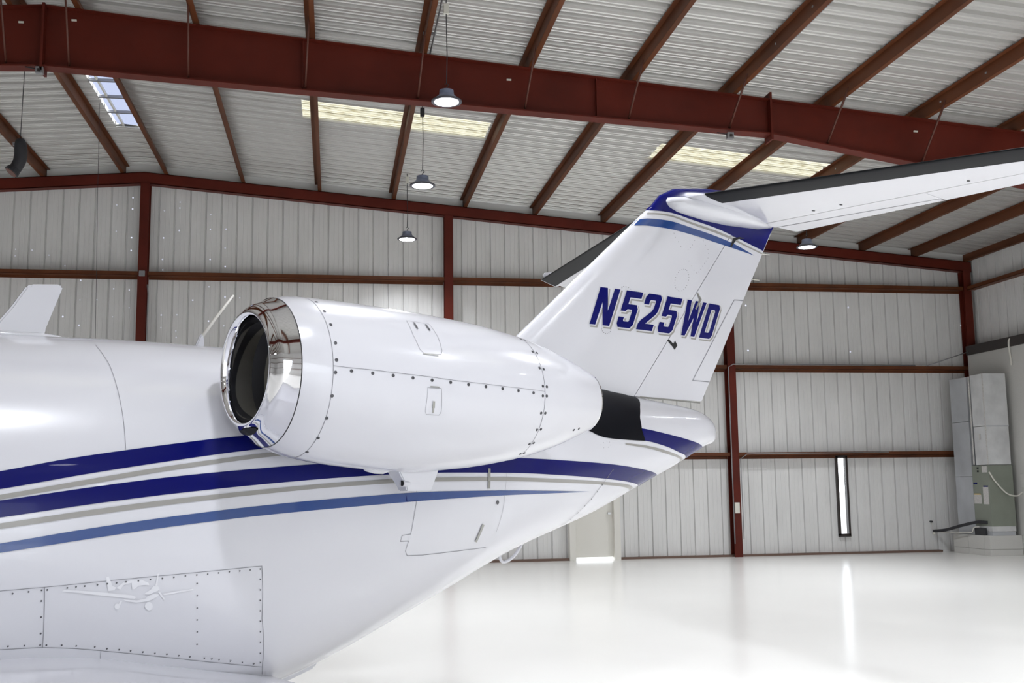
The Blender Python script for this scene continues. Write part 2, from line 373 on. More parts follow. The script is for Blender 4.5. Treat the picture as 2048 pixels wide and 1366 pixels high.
# small cable clips and boxes on the beam
for (x0, z0) in ((-4.42, 8.24), (-3.71, 8.31), (2.56, 7.74), (9.16, 7.21)):
    box('beam_tag', (x0-.035, 15.475, z0-.012), (x0+.035, 15.495, z0+.012), 'boxw', fr2)
for i, (x0, z0) in enumerate(((-4.12, 7.50), (6.0, 6.97))):
    e = empty('junction_box', (x0, 15.40, z0)); tag(e, ['grey junction box under the roof beam at the ridge', 'grey junction box under the roof beam near its bolted splice'][i], 'junction box')
    box('body', (x0-.05, 15.36, z0-.04), (x0+.05, 15.44, z0+.055), 'conduit', e, bev=.004); box('plug', (x0-.018, 15.34, z0-.02), (x0+.02, 15.36, z0+.02), 'wframe', e)
    tube('lead', [(x0-.20, 15.42, z0+.06), (x0-.1, 15.42, z0+.045), (x0-.05, 15.41, z0+.03)], .008, 'cable', e)

# end wall frame
def erafter(sg, label):
    x1 = XW-.05 if sg > 0 else XL
    def sl(x): return -SL*abs(x-XR)
    P = [[(23.70, 8.24), (23.72, 8.24), (23.72, 8.49), (23.70, 8.49)], [(23.70, 8.24), (23.90, 8.24), (23.90, 8.255), (23.70, 8.255)], [(23.70, 8.475), (23.90, 8.475), (23.90, 8.49), (23.70, 8.49)]]
    return tag(prism('end_rafter', P, XR, x1, 'red', slope=sl), label, 'roof beam')
erafter(1, 'red steel rafter along the top of the back wall, right of the ridge'); erafter(-1, 'red steel rafter along the top of the back wall, left of the ridge')
for x0, ztop, lab in ((-4.07, 8.24, 'red steel post on the back wall under the roof ridge'), (2.50, 7.705, 'red steel post on the back wall behind the engine'), (9.03, 7.175, 'red steel post on the back wall right of the tail fin'), (15.10, 6.675, 'red steel corner post where back and right walls meet'), (-10.6, 7.71, 'red steel post on the back wall at far left')):
    P = [[(x0-.095, 23.66), (x0+.095, 23.66), (x0+.095, 23.675), (x0-.095, 23.675)], [(x0-.006, 23.675), (x0+.006, 23.675), (x0+.006, 23.90), (x0-.006, 23.90)], [(x0-.095, 23.88), (x0+.095, 23.88), (x0+.095, 23.90), (x0-.095, 23.90)]]
    tag(prism('wall_post', P, 0, ztop, 'red', axis='Z'), lab, 'post', 'back wall posts')
def girt(x0, x1, z, lab):
    P = [[(23.70, z), (23.90, z), (23.90, z+.008), (23.70, z+.008)], [(23.70, z), (23.706, z), (23.706, z+.085), (23.70, z+.085)], [(23.894, z), (23.90, z), (23.90, z-.06), (23.894, z-.06)]]
    tag(prism('wall_girt', P, x0, x1, 'purl'), lab, 'girt', 'wall girts')
bays = [(-10.5, -4.17, 'left of the ridge post'), (-3.97, 2.40, 'left of the post behind the engine'), (2.60, 8.93, 'behind the tail fin'), (9.13, 15.0, 'right of the tail fin')]
for a_, b_, w_ in bays:
    for z, h in ((6.215, 'upper'), (4.275, 'middle'), (2.265, 'lower')):
        if z < 5 and a_ < 2: girt(a_, b_, z, '%s brown wall girt %s, hidden by the jet' % (h, w_))
        else: girt(a_, b_, z, '%s brown wall girt on the back wall %s' % (h, w_))
P = [[(15.08, 6.21), (15.28, 6.21), (15.28, 6.22), (15.08, 6.22)], [(15.08, 6.21), (15.086, 6.21), (15.086, 6.30), (15.08, 6.30)]]
V = []; Fc = []
for p_ in P:
    b = len(V)
    for yy in (YF, 23.66):
        for a_, c_ in p_: V.append((a_, yy, c_))
    Fc += [(b+i, b+(i+1) % 4, b+4+(i+1) % 4, b+4+i) for i in range(4)]+[(b, b+1, b+2, b+3), (b+7, b+6, b+5, b+4)]
tag(mesh('wall_girt', V, Fc, 'purl'), 'brown wall girt running along the right wall', 'girt')
tag(tube('brace_rod', [(15.02, 23.6, 4.72), (13.9, 23.68, 4.36)], .012, 'conduit'), 'thin diagonal rod from corner post to middle girt', 'rod')
# conduit on posts and girts
tag(tube('wall_conduit', [(-3.95, 23.62, 6.0), (-3.93, 23.62, 5.8), (-3.93, 23.62, .4)], .014, 'conduit'), 'grey conduit down the ridge post', 'conduit')
tag(box('outlet_box', (-4.13, 23.60, 6.18), (-4.01, 23.66, 6.30), 'conduit', bev=.006), 'grey outlet box on the ridge post at girt height', 'outlet box')
tag(tube('wall_conduit', [(8.94, 23.64, .3), (8.94, 23.64, 4.30), (9.05, 23.62, 4.37), (13.6, 23.66, 4.37)], .014, 'conduit'), 'grey conduit up the post right of the fin and along the girt', 'conduit')
tag(box('outlet_box', (8.96, 23.60, .98), (9.07, 23.655, 1.22), 'boxw', bev=.006), 'pale outlet box low on the post right of the fin', 'outlet box')
tag(tube('wall_conduit', [(9.15, 23.62, .4), (9.14, 23.62, 2.20), (9.30, 23.62, 2.31), (11.1, 23.66, 2.32), (12.8, 23.66, 2.33)], .010, 'conduit'), 'thin conduit rising to the lower girt right of the fin', 'conduit')
# glowing discs on the sheets stand in for daylight through pinholes
PH = [[-6.65, 6.72], [-6.65, 6.58], [-6.32, 6.71], [-5.98, 6.61], [-5.65, 6.39], [-4.64, 7.16], [-4.32, 7.03], [-4.32, 6.75], [-5.32, 6.08], [-5.32, 5.66], [-4.65, 5.91], [-4.33, 5.89], [-4.32, 5.51], [-4.65, 5.31], [-4.98, 5.67], [-5.65, 5.3], [-5.32, 5.12], [-3.66, 7.04], [-3.34, 7.21], [-2.69, 7.25], [-2.36, 7.27], [-2.37, 6.85], [-3.67, 6.57], [-2.68, 6.59], [-2.36, 6.44], [-3.66, 6.34], [-2.69, 5.99], [-3.66, 5.36], [-3.34, 5.37], [-3.35, 5.02], [-3.34, 4.88], [-3.66, 5.09], [-2.35, 5.77], [-2.68, 5.24], [-2.36, 5.14], [-2.04, 5.76], [-3.02, 5.69], [9.45, 5.76], [9.46, 4.7], [12.0, 5.75], [11.99, 4.69], [14.88, 5.35], [-4.65, 7.74], [-4.32, 7.91], [-4.32, 7.66], [-3.66, 7.64], [-3.34, 7.84], [-3.34, 7.71], [-2.69, 7.58], [-2.69, 7.26], [-2.36, 7.27]]
V = []; Fc = []
for x0, z0 in PH:
    k_ = YB/23.7; x0 *= k_; z0 = EYE+(z0-EYE)*k_; r = .011*random.uniform(.8, 1.5) if x0 < 5 else .019
    b = len(V); V += [(x0+r*math.cos(a_), YB-.004, z0+r*math.sin(a_)) for a_ in np.linspace(0, 2*math.pi, 7)[:-1]]; Fc.append(tuple(range(b, b+6)))
ph = mesh('pinhole_glow_discs', V, Fc, 'pin', wb); ph['kind'] = 'stuff'

# ------------------------------------------------------------------ pendant lamps
LM = {}
def lamp(loc, top, boxz, label, bcol='boxw', watts=None):
    e = empty('pendant_lamp', loc); tag(e, label, 'pendant lamp', 'round high-bay lamps')
    def part(name, prof, m, n=28):
        if name not in LM:
            V, Fc = lathe_geo(prof, n); o = mesh(name, V, Fc, m, e, smooth=False, keep=False); LM[name] = o.data
            return o
        return link(bpy.data.objects.new(name, LM[name]), e, keep=False)
    part('rim', [(.155, -.005), (.19, -.012), (.205, -.006), (.205, .012), (.175, .028), (.12, .034)], 'ring')
    part('housing', [(.17, .02), (.15, .05), (.115, .075), (.10, .10), (.095, .155), (.06, .165), (.02, .17)], 'alu')
    part('lens', [(.001, -.02), (.10, -.018), (.160, -.008), (.165, .005), (.001, .006)], 'lens')
    V, Fc = tube_geo([(0, 0, .165), (0, 0, .20), (.03, 0, .235), (0, 0, .26), (-.02, 0, .24)], .007, 6); mesh('hook', V, Fc, 'cable', e, keep=False)
    L = top-loc[2]
    tube('cable', [(0, 0, .25), (.01, .0, .25+(L-.25)*.3), (0, 0, .25+(L-.25)*.7), (0, 0, L)], .0065, 'cable', e, keep=False, n=6)
    b = boxz-loc[2]; box('driver_box', (-.035, -.03, b-.07), (.035, .03, b+.07), bcol, e, bev=.005, keep=False)
    ld = bpy.data.lights.new('lamp_light', 'AREA'); ld.shape = 'DISK'; ld.size = .32; ld.energy = watts or LAMP_W; ld.color = (.91, .94, 1.0); ld.spread = math.radians(128)
    lo = bpy.data.objects.new('lamp_light', ld); lo.location = (0, 0, -.03); link(lo, e, keep=False)
    return e
lamp((1.44, 13.83, 6.74), 8.30, 8.04, 'bright round high-bay lamp hanging in front of the roof beam')
lamp((1.36, 16.83, 6.43), 8.25, 7.65, 'round high-bay lamp hanging under the left skylight, behind the roof beam', 'cable', 200)
lamp((1.48, 22.35, 6.83), 8.25, 8.11, 'small high-bay lamp lowest in view, near the back wall', watts=110)
lamp((9.31, 19.99, 6.32), 7.45, 7.22, 'high-bay lamp glowing just below the tailplane, right of the fin', watts=190)
lamp((9.31, 16.27, 6.60), 7.45, 7.24, 'high-bay lamp behind the tailplane with only its cable showing above', watts=300)
hid = [(1.24, 8.2), (1.24, 2.6), (1.24, -3.0), (1.24, -7.5), (5.95, 4.2), (5.95, -1.5), (6.1, 8.0), (10.88, 9.8), (10.88, 5.6), (10.88, 0.0), (10.88, -5.5), (-9.44, 5.6), (-9.44, 0.0), (-9.44, 11.2), (-9.44, 16.5), (-9.44, -5.5), (-9.44, 21.5)]  # unseen lamps added to light the hangar; middle row brightens floor and tail
for x0, y0 in hid: lamp((x0, y0, 6.6), zp(x0)+.05, zp(x0)-.25, 'round high-bay lamp added out of view to light the hangar', watts=360 if x0 > 10 and y0 < 9 else 150 if x0 == 5.95 else None)

# black tubular fixture at far left
e = empty('hanging_fixture', (-4.85, 17.0, 6.45)); tag(e, 'black bent tubular fixture hanging on a thin wire at the far left', 'fixture')
c0 = Vector((-4.80, 17.0, 6.74))
V, Fc = tube_geo(curve_pts([c0+Vector((.02, 0, .26)), c0+Vector((.035, 0, .1)), c0+Vector((.03, 0, -.06)), c0+Vector((-.03, -.02, -.22))], 5), [.06, .075, .085, .09, .095, .095, .095, .095, .095, .095, .095, .092, .09, .09, .088, .085], 14); mesh('body', V, Fc, 'cable', e, smooth=True)
V, Fc = tube_geo([c0+Vector((-.025, -.02, -.20)), c0+Vector((-.075, -.04, -.27))], [.09, .115], 14); mesh('flared_end', V, Fc, 'cable', e)
V, Fc = tube_geo([c0+Vector((-.076, -.04, -.272)), c0+Vector((-.080, -.042, -.278))], [.09, .09], 14); mesh('lens', V, Fc, 'wedge', e)
box('bracket', (-4.88, 16.97, 6.90), (-4.79, 17.03, 6.95), 'conduit', e)
tube('wire', [(-4.78, 17.0, 6.98), (-4.76, 17.0, 8.70)], .006, 'cable', e, n=5)
tag(tube('hanging_wire', [(-4.29, 20.0, 8.72), (-4.26, 20.0, 7.0), (-4.2, 20.0, 4.2)], .004, 'cable', n=5), 'thin dark wire hanging beside the ridge post', 'wire')

# ------------------------------------------------------------------ air handler in the corner
e = empty('plinth', (14.6, 22.6, 0)); tag(e, 'white painted block plinth under the air handler', 'plinth')
for z0, z1 in ((0, .135), (.14, .435)):
    for (lo, hi) in (((14.20, 22.08, z0), (14.99, 22.29, z1)), ((14.20, 22.295, z0), (14.40, 22.9, z1)), ((14.20, 22.905, z0), (14.40, 23.5, z1))): box('block', lo, hi, 'block', e, bev=.006)
box('infill', (14.40, 22.29, 0), (14.99, 23.5, .40), 'block', e)
e = empty('air_handler', (14.58, 22.4, .43)); tag(e, 'grey-green upright air handler cabinet on the block plinth', 'air handler')
box('cabinet', (14.29, 22.10, .64), (14.88, 22.72, 1.98), 'green', e, bev=.008)
box('base_skirt', (14.31, 22.12, .42), (14.87, 22.70, .52), 'galvd', e, bev=.004); box('base_rail', (14.30, 22.11, .525), (14.875, 22.71, .64), 'galv', e, bev=.004)
box('control_cover', (14.22, 22.30, .44), (14.285, 22.66, .60), 'cable', e, bev=.006)
for lo, hi, m in (((14.284, 22.55, 1.56), (14.2895, 22.69, 1.60), 'navy'), ((14.284, 22.42, 1.13), (14.2895, 22.70, 1.33), 'sticker'), ((14.284, 22.44, 1.33), (14.2895, 22.68, 1.355), 'stickery'), ((14.284, 22.14, 1.12), (14.2895, 22.34, 1.50), 'sticker'), ((14.284, 22.15, 1.50), (14.2895, 22.32, 1.53), 'navy'), ((14.284, 22.14, 1.82), (14.2895, 22.33, 1.96), 'sticker')):
    box('sticker' if m != 'navy' else 'name_plate', lo, hi, m, e)
for z0 in (1.85, 1.92): box('port', (14.283, 22.46, z0-.02), (14.29, 22.52, z0+.02), 'hole', e)
e = empty('supply_plenum', (14.6, 22.4, 1.99)); tag(e, 'galvanised sheet plenum standing on the air handler', 'duct')
box('lower_section', (14.30, 22.10, 1.99), (14.86, 22.56, 2.84), 'galv', e, bev=.006); box('upper_section', (14.295, 22.095, 2.85), (14.865, 22.565, 4.02), 'galv', e, bev=.006)
box('corner_seam', (14.285, 22.085, 1.99), (14.305, 22.105, 4.02), 'sticker', e); box('drive_cleat', (14.29, 22.09, 2.835), (14.87, 22.10, 2.86), 'galvd', e); box('tag', (14.285, 22.30, 2.55), (14.293, 22.36, 2.68), 'sticker', e)
V, Fc = tube_geo(curve_pts([(14.86, 22.33, 3.75), (14.88, 22.33, 3.77), (14.90, 22.31, 3.72)], 5), [.15, .15, .15, .145, .14, .13, .115, .10, .08, .06, .02], 18); mesh('elbow', V, Fc, 'galv', e, smooth=True)
e = empty('return_duct', (14.6, 22.9, .45)); tag(e, 'tall galvanised return duct behind the air handler', 'duct')
for z0, z1 in ((.44, 1.73), (1.74, 2.98), (2.99, 4.0)): box('section', (14.30, 22.74, z0), (14.88, 23.42, z1), 'galvd', e, bev=.005)
box('corner_seam', (14.285, 22.60, 2.0), (14.30, 22.64, 4.0), 'sticker', e)
tag(tube('refrigerant_pipe', curve_pts([(14.29, 22.25, .72), (14.22, 22.55, .72), (14.10, 23.0, .63), (14.02, 23.5, .52), (13.95, 23.9, .48)], 6), .035, 'cable', n=10), 'black insulated pipe leading from the air handler into the wall', 'pipe')
tag(tube('drain_pipe', curve_pts([(14.24, 22.5, .62), (14.18, 22.62, .60), (14.17, 22.68, .50), (14.14, 22.8, .49), (14.05, 23.5, .47), (13.98, 23.9, .47)], 6), .013, 'pipew', n=8), 'thin white drain pipe beside the black insulated pipe', 'pipe')
tag(tube('flexible_hose', curve_pts([(14.26, 22.02, 1.83), (14.38, 22.0, 1.62), (14.62, 21.98, 1.36), (14.85, 21.98, 1.30), (15.0, 21.98, 1.37)], 8), .016, 'pipew', n=8), 'white flexible hose looping from the air handler to the wall', 'hose')
tag(tube('wall_pipe', curve_pts([(14.98, 22.0, 4.2), (14.95, 22.0, 4.72), (15.0, 21.9, 4.80), (15.0, 21.5, 4.82)], 6), .022, 'pipew', n=8), 'white pipe bending over the top of the block wall', 'pipe')
tag(box('wall_box', (14.955, 21.75, 1.48), (15.0, 21.95, 1.78), 'block', bev=.006), 'white control box on the block wall beside the hose', 'control box')
e = empty('ground_lead', (13.95, 23.90, .45)); tag(e, 'small white knob and dark stub low on the back wall beside the plinth', 'fitting')
V, Fc = lathe_geo([(.002, -.035), (.03, -.02), (.035, 0), (.03, .02), (.002, .035)], 12); mesh('knob', [(v[0]+13.93, v[1]+23.86, v[2]+.43) for v in V], Fc, 'boxw', e, smooth=True)
tube('stub', [(13.90, 23.95, .70), (13.90, 23.86, .70)], .022, 'cable', e); tube('lead', [(13.90, 23.88, .70), (13.91, 23.88, .52)], .006, 'pipew', e)

# ================================================================== AIRCRAFT  (local x = aft, y = starboard, z = up)
AX = math.radians(29.1547)
JET = empty('business_jet', (2.62871, 8.09643, 0), AX)
tag(JET, 'white twin-engine business jet with navy and grey stripes and tail number', 'aircraft')
S_ = [-12.45, -12.3, -11.4, -10.2, -8.6, -6.5, -5.2, -4.2, -3.4, -2.6, -1.8, -1.0, -.5, -.1, .15, .30, .38, .405]
W_ = [.02, .14, .48, .70, .79, .80, .80, .80, .76, .67, .53, .37, .265, .195, .155, .11, .06, .012]
T_ = [1.16, 1.28, 1.62, 2.02, 2.40, 2.418, 2.423, 2.445, 2.439, 2.422, 2.395, 2.355, 2.303, 2.262, 2.231, 2.181, 2.12, 2.06]
B_ = [1.12, 1.00, .78, .62, .56, .55, .50, .443, .602, .894, 1.21, 1.451, 1.638, 1.787, 1.896, 1.951, 1.97, 2.03]
NE = 2.15
def fprof(s): return float(pchip(s, S_, W_)), float(pchip(s, S_, T_)), float(pchip(s, S_, B_))
def fsurf(s, z, off=0.0):
    """port surface point (local coords) at station s, height z"""
    w_, t_, b_ = fprof(s); zc = (t_+b_)/2; h = (t_-b_)/2+off; w_ += off
    k = max(-.9995, min(.9995, (z-zc)/h)); return (s, -w_*(1-abs(k)**NE)**(1/NE), zc+k*h)
ss = list(np.concatenate([np.linspace(-12.45, -11.4, 8), np.linspace(-11.2, -6.5, 20), np.linspace(-6.3, -.2, 70), np.linspace(-.12, .405, 18)])); NTH = 72
V = []; Fc = []
for s in ss:
    w_, t_, b_ = fprof(s); zc = (t_+b_)/2; h = (t_-b_)/2
    for k in range(NTH):
        a_ = 2*math.pi*k/NTH; c = math.cos(a_); q = math.sin(a_)
        V.append((s, w_*math.copysign(abs(c)**(2/NE), c), zc+h*math.copysign(abs(q)**(2/NE), q)))
for i in range(len(ss)-1):
    for k in range(NTH):
        j = (k+1) % NTH; Fc.append((i*NTH+k, i*NTH+j, (i+1)*NTH+j, (i+1)*NTH+k))
Fc.append(tuple(range(NTH))); Fc.append(tuple((len(ss)-1)*NTH+k for k in range(NTH)))
FUS = mesh('fuselage', V, Fc, 'white', JET, smooth=True, keep=False)
def interp_poly(P, n):
    P = np.array(P, float); o = np.argsort(P[:, 0]) if P[0, 0] <= P[-1, 0] else None
    s = np.linspace(P[0, 0], P[-1, 0], n); return [(float(a_), float(b_)) for a_, b_ in zip(s, pchip(s, P[:, 0], P[:, 1]))]
def band(name, top, bot, m, off=.0025, n=90, rows=6, both=True, surf=fsurf, parent=None):
    A = interp_poly(top, n); B = interp_poly(bot, n); V = []; Fc = []
    for sg in ((1, -1) if both else (1,)):
        b = len(V)
        for (s0, z0), (s1, z1) in zip(A, B):
            for r in range(rows+1):
                k = r/rows; p_ = surf(s0+(s1-s0)*k, z0+(z1-z0)*k, off); V.append((p_[0], p_[1]*sg, p_[2]))
        for i in range(n-1):
            for r in range(rows):
                q = b+i*(rows+1)+r; f_ = (q, q+1, q+rows+2, q+rows+1); Fc.append(f_ if sg > 0 else f_[::-1])
    return mesh(name, V, Fc, m, parent or FUS, smooth=True, keep=False, fix=False)
def fx(P, s): # extend forward linearly
    (a_, b_), (c_, d_) = P[0], P[1]; return [(s, b_+(s-a_)*(d_-b_)/(c_-a_)*.8)]+P
N1T = fx([(-5.056, 1.741), (-4.809, 1.79), (-4.735, 1.803), (-4.273, 1.872), (-3.967, 1.911), (-3.0, 1.99)], -6.6)
N1B = fx([(-5.055, 1.665), (-4.7, 1.727), (-4.363, 1.780), (-3.861, 1.848), (-3.0, 1.925)], -6.6)
G1T = fx([(-5.055, 1.641), (-4.7, 1.702), (-4.306, 1.766), (-3.807, 1.831), (-3.1, 1.90)], -6.6)
G1B = fx([(-5.055, 1.621), (-4.7, 1.680), (-4.307, 1.744), (-3.751, 1.816), (-3.1, 1.875)], -6.6)
N2T = fx([(-5.055, 1.617), (-4.7, 1.666), (-4.309, 1.713), (-3.871, 1.752), (-3.549, 1.775), (-2.9, 1.81), (-2.063, 1.821), (-1.545, 1.809), (-1.092, 1.791), (-.613, 1.753), (-.401, 1.726), (-.30, 1.70)], -6.6)
N2B = fx([(-5.053, 1.545), (-4.7, 1.591), (-4.311, 1.634), (-3.875, 1.672), (-3.328, 1.709), (-2.976, 1.724), (-2.6, 1.731), (-2.066, 1.729), (-1.657, 1.717), (-1.065, 1.688), (-.607, 1.647), (-.48, 1.62)], -6.6)
G2T = fx([(-5.052, 1.521), (-4.7, 1.566), (-4.311, 1.609), (-3.876, 1.646), (-3.329, 1.684), (-2.747, 1.704), (-2.317, 1.706), (-1.654, 1.691), (-.95, 1.661), (-.701, 1.637), (-.58, 1.60)], -6.6)
G2B = fx([(-5.051, 1.497), (-4.699, 1.541), (-4.311, 1.585), (-3.877, 1.624), (-3.33, 1.661), (-2.748, 1.681), (-2.317, 1.682), (-1.65, 1.669), (-.93, 1.640), (-.724, 1.619), (-.62, 1.585)], -6.6)
L3T = fx([(-5.048, 1.437), (-4.698, 1.485), (-4.311, 1.529), (-3.878, 1.568), (-3.332, 1.602), (-2.665, 1.626), (-2.195, 1.625), (-1.756, 1.618), (-1.29, 1.606)], -6.6)
L3B = fx([(-5.046, 1.398), (-4.696, 1.440), (-4.31, 1.483), (-3.878, 1.520), (-3.333, 1.552), (-2.664, 1.582), (-2.192, 1.595), (-1.29, 1.6055)], -6.6)
band('navy_stripe', N1T, N1B, 'navy'); band('grey_stripe', G1T, G1B, 'silver', rows=3)
band('navy_stripe', N2T, N2B, 'navy'); band('grey_stripe', G2T, G2B, 'silver', rows=3); band('blue_stripe', L3T, L3B, 'mid')
band('navy_stripe', [(-.80, 2.055), (-.689, 2.049), (-.354, 2.015), (-.102, 1.983), (.163, 1.937), (.27, 1.905)], [(-.80, 1.962), (-.674, 1.96), (-.429, 1.932), (-.169, 1.881), (-.068, 1.862), (.0, 1.835)], 'navy', n=40)
band('grey_stripe', [(-.91, 1.939), (-.659, 1.927), (-.344, 1.889), (-.083, 1.838), (-.03, 1.82)], [(-.911, 1.926), (-.659, 1.910), (-.337, 1.867), (-.118, 1.829), (-.07, 1.80)], 'silver', n=40, rows=2)
def polyband(name, P, w_, m, off=.002, surf=fsurf, parent=None, closed=False, both=False, step=.03):
    """thin ribbon of width w_ along a polyline in (s,z)"""
    P = [Vector(q) for q in P]
    if closed: P.append(P[0])
    V = []; Fc = []
    for a_, b_ in zip(P[:-1], P[1:]):
        d = b_-a_; L = d.length; n = max(1, int(L/step)); d.normalize(); nn = Vector((-d.y, d.x))*w_/2; b0 = len(V)
        a2 = a_-d*w_/2; b2 = b_+d*w_/2
        for i in range(n+1):
            q = a2.lerp(b2, i/n)
            V += [surf(*(q+nn), off), surf(*(q-nn), off)]
        Fc += [(b0+2*i, b0+2*i+1, b0+2*i+3, b0+2*i+2) for i in range(n)]
    return mesh(name, V, Fc, m, parent or FUS, keep=False, fix=False)
# black exhaust heat area on the tailcone
def blackgeo():
    R = [(-.53, 2.33), (-.55, 2.275), (-.628, 2.204), (-.683, 2.127), (-.692, 2.036), (-.662, 1.958)]
    Bt = [(-1.75, 2.06), (-1.298, 2.008), (-1.253, 1.992), (-1.173, 1.973), (-1.031, 1.963), (-.851, 1.960), (-.662, 1.958)]
    V = []; Fc = []; n = 26; m = 26
    zr = np.array([q[1] for q in R][::-1]); sr = np.array([q[0] for q in R][::-1])
    for i in range(n+1):
        u = i/n
        for k in range(m+1):
            v = k/m
            z = 1.958+v*(2.42-1.958); se = float(np.interp(z, zr, sr)); s = -1.75+u*(se+1.75)
            zb = float(np.interp(s, [q[0] for q in Bt], [q[1] for q in Bt])); z2 = zb+v*(2.42-zb)
            V.append(fsurf(s, min(z2, fprof(s)[1]-.0005), .0035))
    for i in range(n):
        for k in range(m): q = i*(m+1)+k; Fc.append((q, q+1, q+m+2, q+m+1))
    return V, Fc
V, Fc = blackgeo(); o = mesh('heat_shield_paint', V, Fc, 'black', FUS, smooth=True, keep=False, fix=False); tag(o, 'matt black heat-resistant area behind the engine exhaust')
# panel lines, doors, latches
polyband('panel_line', [(-4.538, 2.37), (-4.52, 2.25), (-4.515, 2.12), (-4.512, 1.99), (-4.514, 1.84)], .0022, 'seam')
polyband('access_door_line', [(-2.885, 1.66), (-2.885, 1.633), (-2.887, 1.565), (-2.902, 1.479), (-2.914, 1.395), (-2.976, 1.39), (-2.985, 1.357), (-2.925, 1.357), (-2.94, 1.303), (-2.922, 1.277), (-2.791, 1.273), (-2.244, 1.285)], .0026, 'seam')
polyband('panel_line', [(-2.163, 1.725), (-2.171, 1.591), (-2.174, 1.497), (-2.189, 1.376)], .0018, 'seam')
polyband('hinge_line', [(-2.96, 1.60), (-2.955, 1.575), (-2.89, 1.575)], .004, 'navy', off=.004)
polyband('latch', [(-2.316, 1.746), (-2.318, 1.648)], .021, 'latch', off=.006); polyband('latch', [(-2.338, 1.417), (-2.365, 1.334)], .021, 'latch', off=.006)
polyband('panel_line', [(-1.056, 1.753), (-1.104, 1.703), (-1.152, 1.651), (-1.191, 1.606), (-1.233, 1.558), (-1.278, 1.512), (-1.319, 1.466), (-1.357, 1.424), (-1.385, 1.38)], .0025, 'seam', off=.004)
PT = [(-5.5, 1.222), (-5.035, 1.238), (-4.857, 1.242), (-4.459, 1.257), (-3.839, 1.276)]
PB = [(-5.5, 1.0), (-5.007, .987), (-4.832, .979), (-4.695, .96), (-4.578, .938), (-4.346, .891), (-3.72, .755)]
polyband('panel_line', PT, .0026, 'seam'); polyband('panel_line', PB, .0026, 'seam'); polyband('panel_line', [(-3.839, 1.276), (-3.802, 1.017), (-3.72, .77), (-3.69, .71)], .0026, 'seam'); polyband('panel_line', [(-4.857, 1.242), (-4.835, .98)], .0028, 'seam'); polyband('panel_line', [(-4.58, .935), (-4.575, .885)], .002, 'seam')
def dots(name, L, r, m, surf=fsurf, parent=None, off=.003, n=8):
    V = []; Fc = []
    for s, z in L:
        b = len(V)
        for k in range(n):
            a_ = 2*math.pi*k/n; V.append(surf(s+r*math.cos(a_), z+r*math.sin(a_), off))
        Fc.append(tuple(range(b, b+n)))
    o = mesh(name, V, Fc, m, parent or FUS, keep=False, fix=False); o['kind'] = 'stuff'; return o
RIV = [(-5.04, 1.222), (-4.985, 1.224), (-4.921, 1.227), (-4.868, 1.23), (-4.845, 1.23), (-4.762, 1.233), (-4.725, 1.235), (-4.688, 1.236), (-4.633, 1.238), (-4.59, 1.24), (-4.549, 1.241), (-4.507, 1.243), (-4.451, 1.244), (-4.396, 1.246), (-4.34, 1.248), (-4.286, 1.25), (-4.231, 1.253), (-4.176, 1.254), (-4.122, 1.255), (-4.067, 1.257), (-4.012, 1.259), (-3.957, 1.26), (-3.902, 1.261), (-3.847, 1.262), (-3.842, 1.212), (-3.836, 1.16), (-3.829, 1.108), (-3.82, 1.056), (-3.809, 1.003), (-3.796, .949), (-3.781, .893), (-3.761, .834), (-3.739, .781), (-4.171, 1.214), (-4.165, 1.157), (-4.158, 1.098), (-4.15, 1.041), (-4.14, .983), (-4.129, .922), (-4.865, 1.184), (-4.859, 1.114), (-4.852, 1.042), (-4.847, .991), (-4.821, .988), (-4.978, .999), (-4.912, .995), (-4.756, .981), (-4.693, .972), (-4.611, .959), (-4.555, .945), (-4.499, .935), (-4.445, .924), (-4.386, .912), (-4.328, .9), (-4.269, .889), (-4.209, .876), (-4.151, .864), (-4.074, .848), (-4.033, .839), (-3.992, .831), (-3.925, .815), (-3.853, .798), (-3.778, .78)]
dots('panel_screws', RIV, .0042, 'fast')
dots('panel_screws', [(-1.056, 1.753), (-1.104, 1.703), (-1.152, 1.651), (-1.191, 1.606), (-1.233, 1.558), (-1.278, 1.512), (-1.319, 1.466), (-1.357, 1.424), (-1.38, 1.384)], .0055, 'fast', off=.006)
dots('panel_lock', [(-2.231, 1.554)], .013, 'fast'); dots('small_screws', [(-1.20, 1.92), (-1.17, 1.935), (-1.13, 1.945), (-1.10, 1.94), (-1.09, 1.92), (-1.12, 1.905), (-1.17, 1.90)], .003, 'seam')

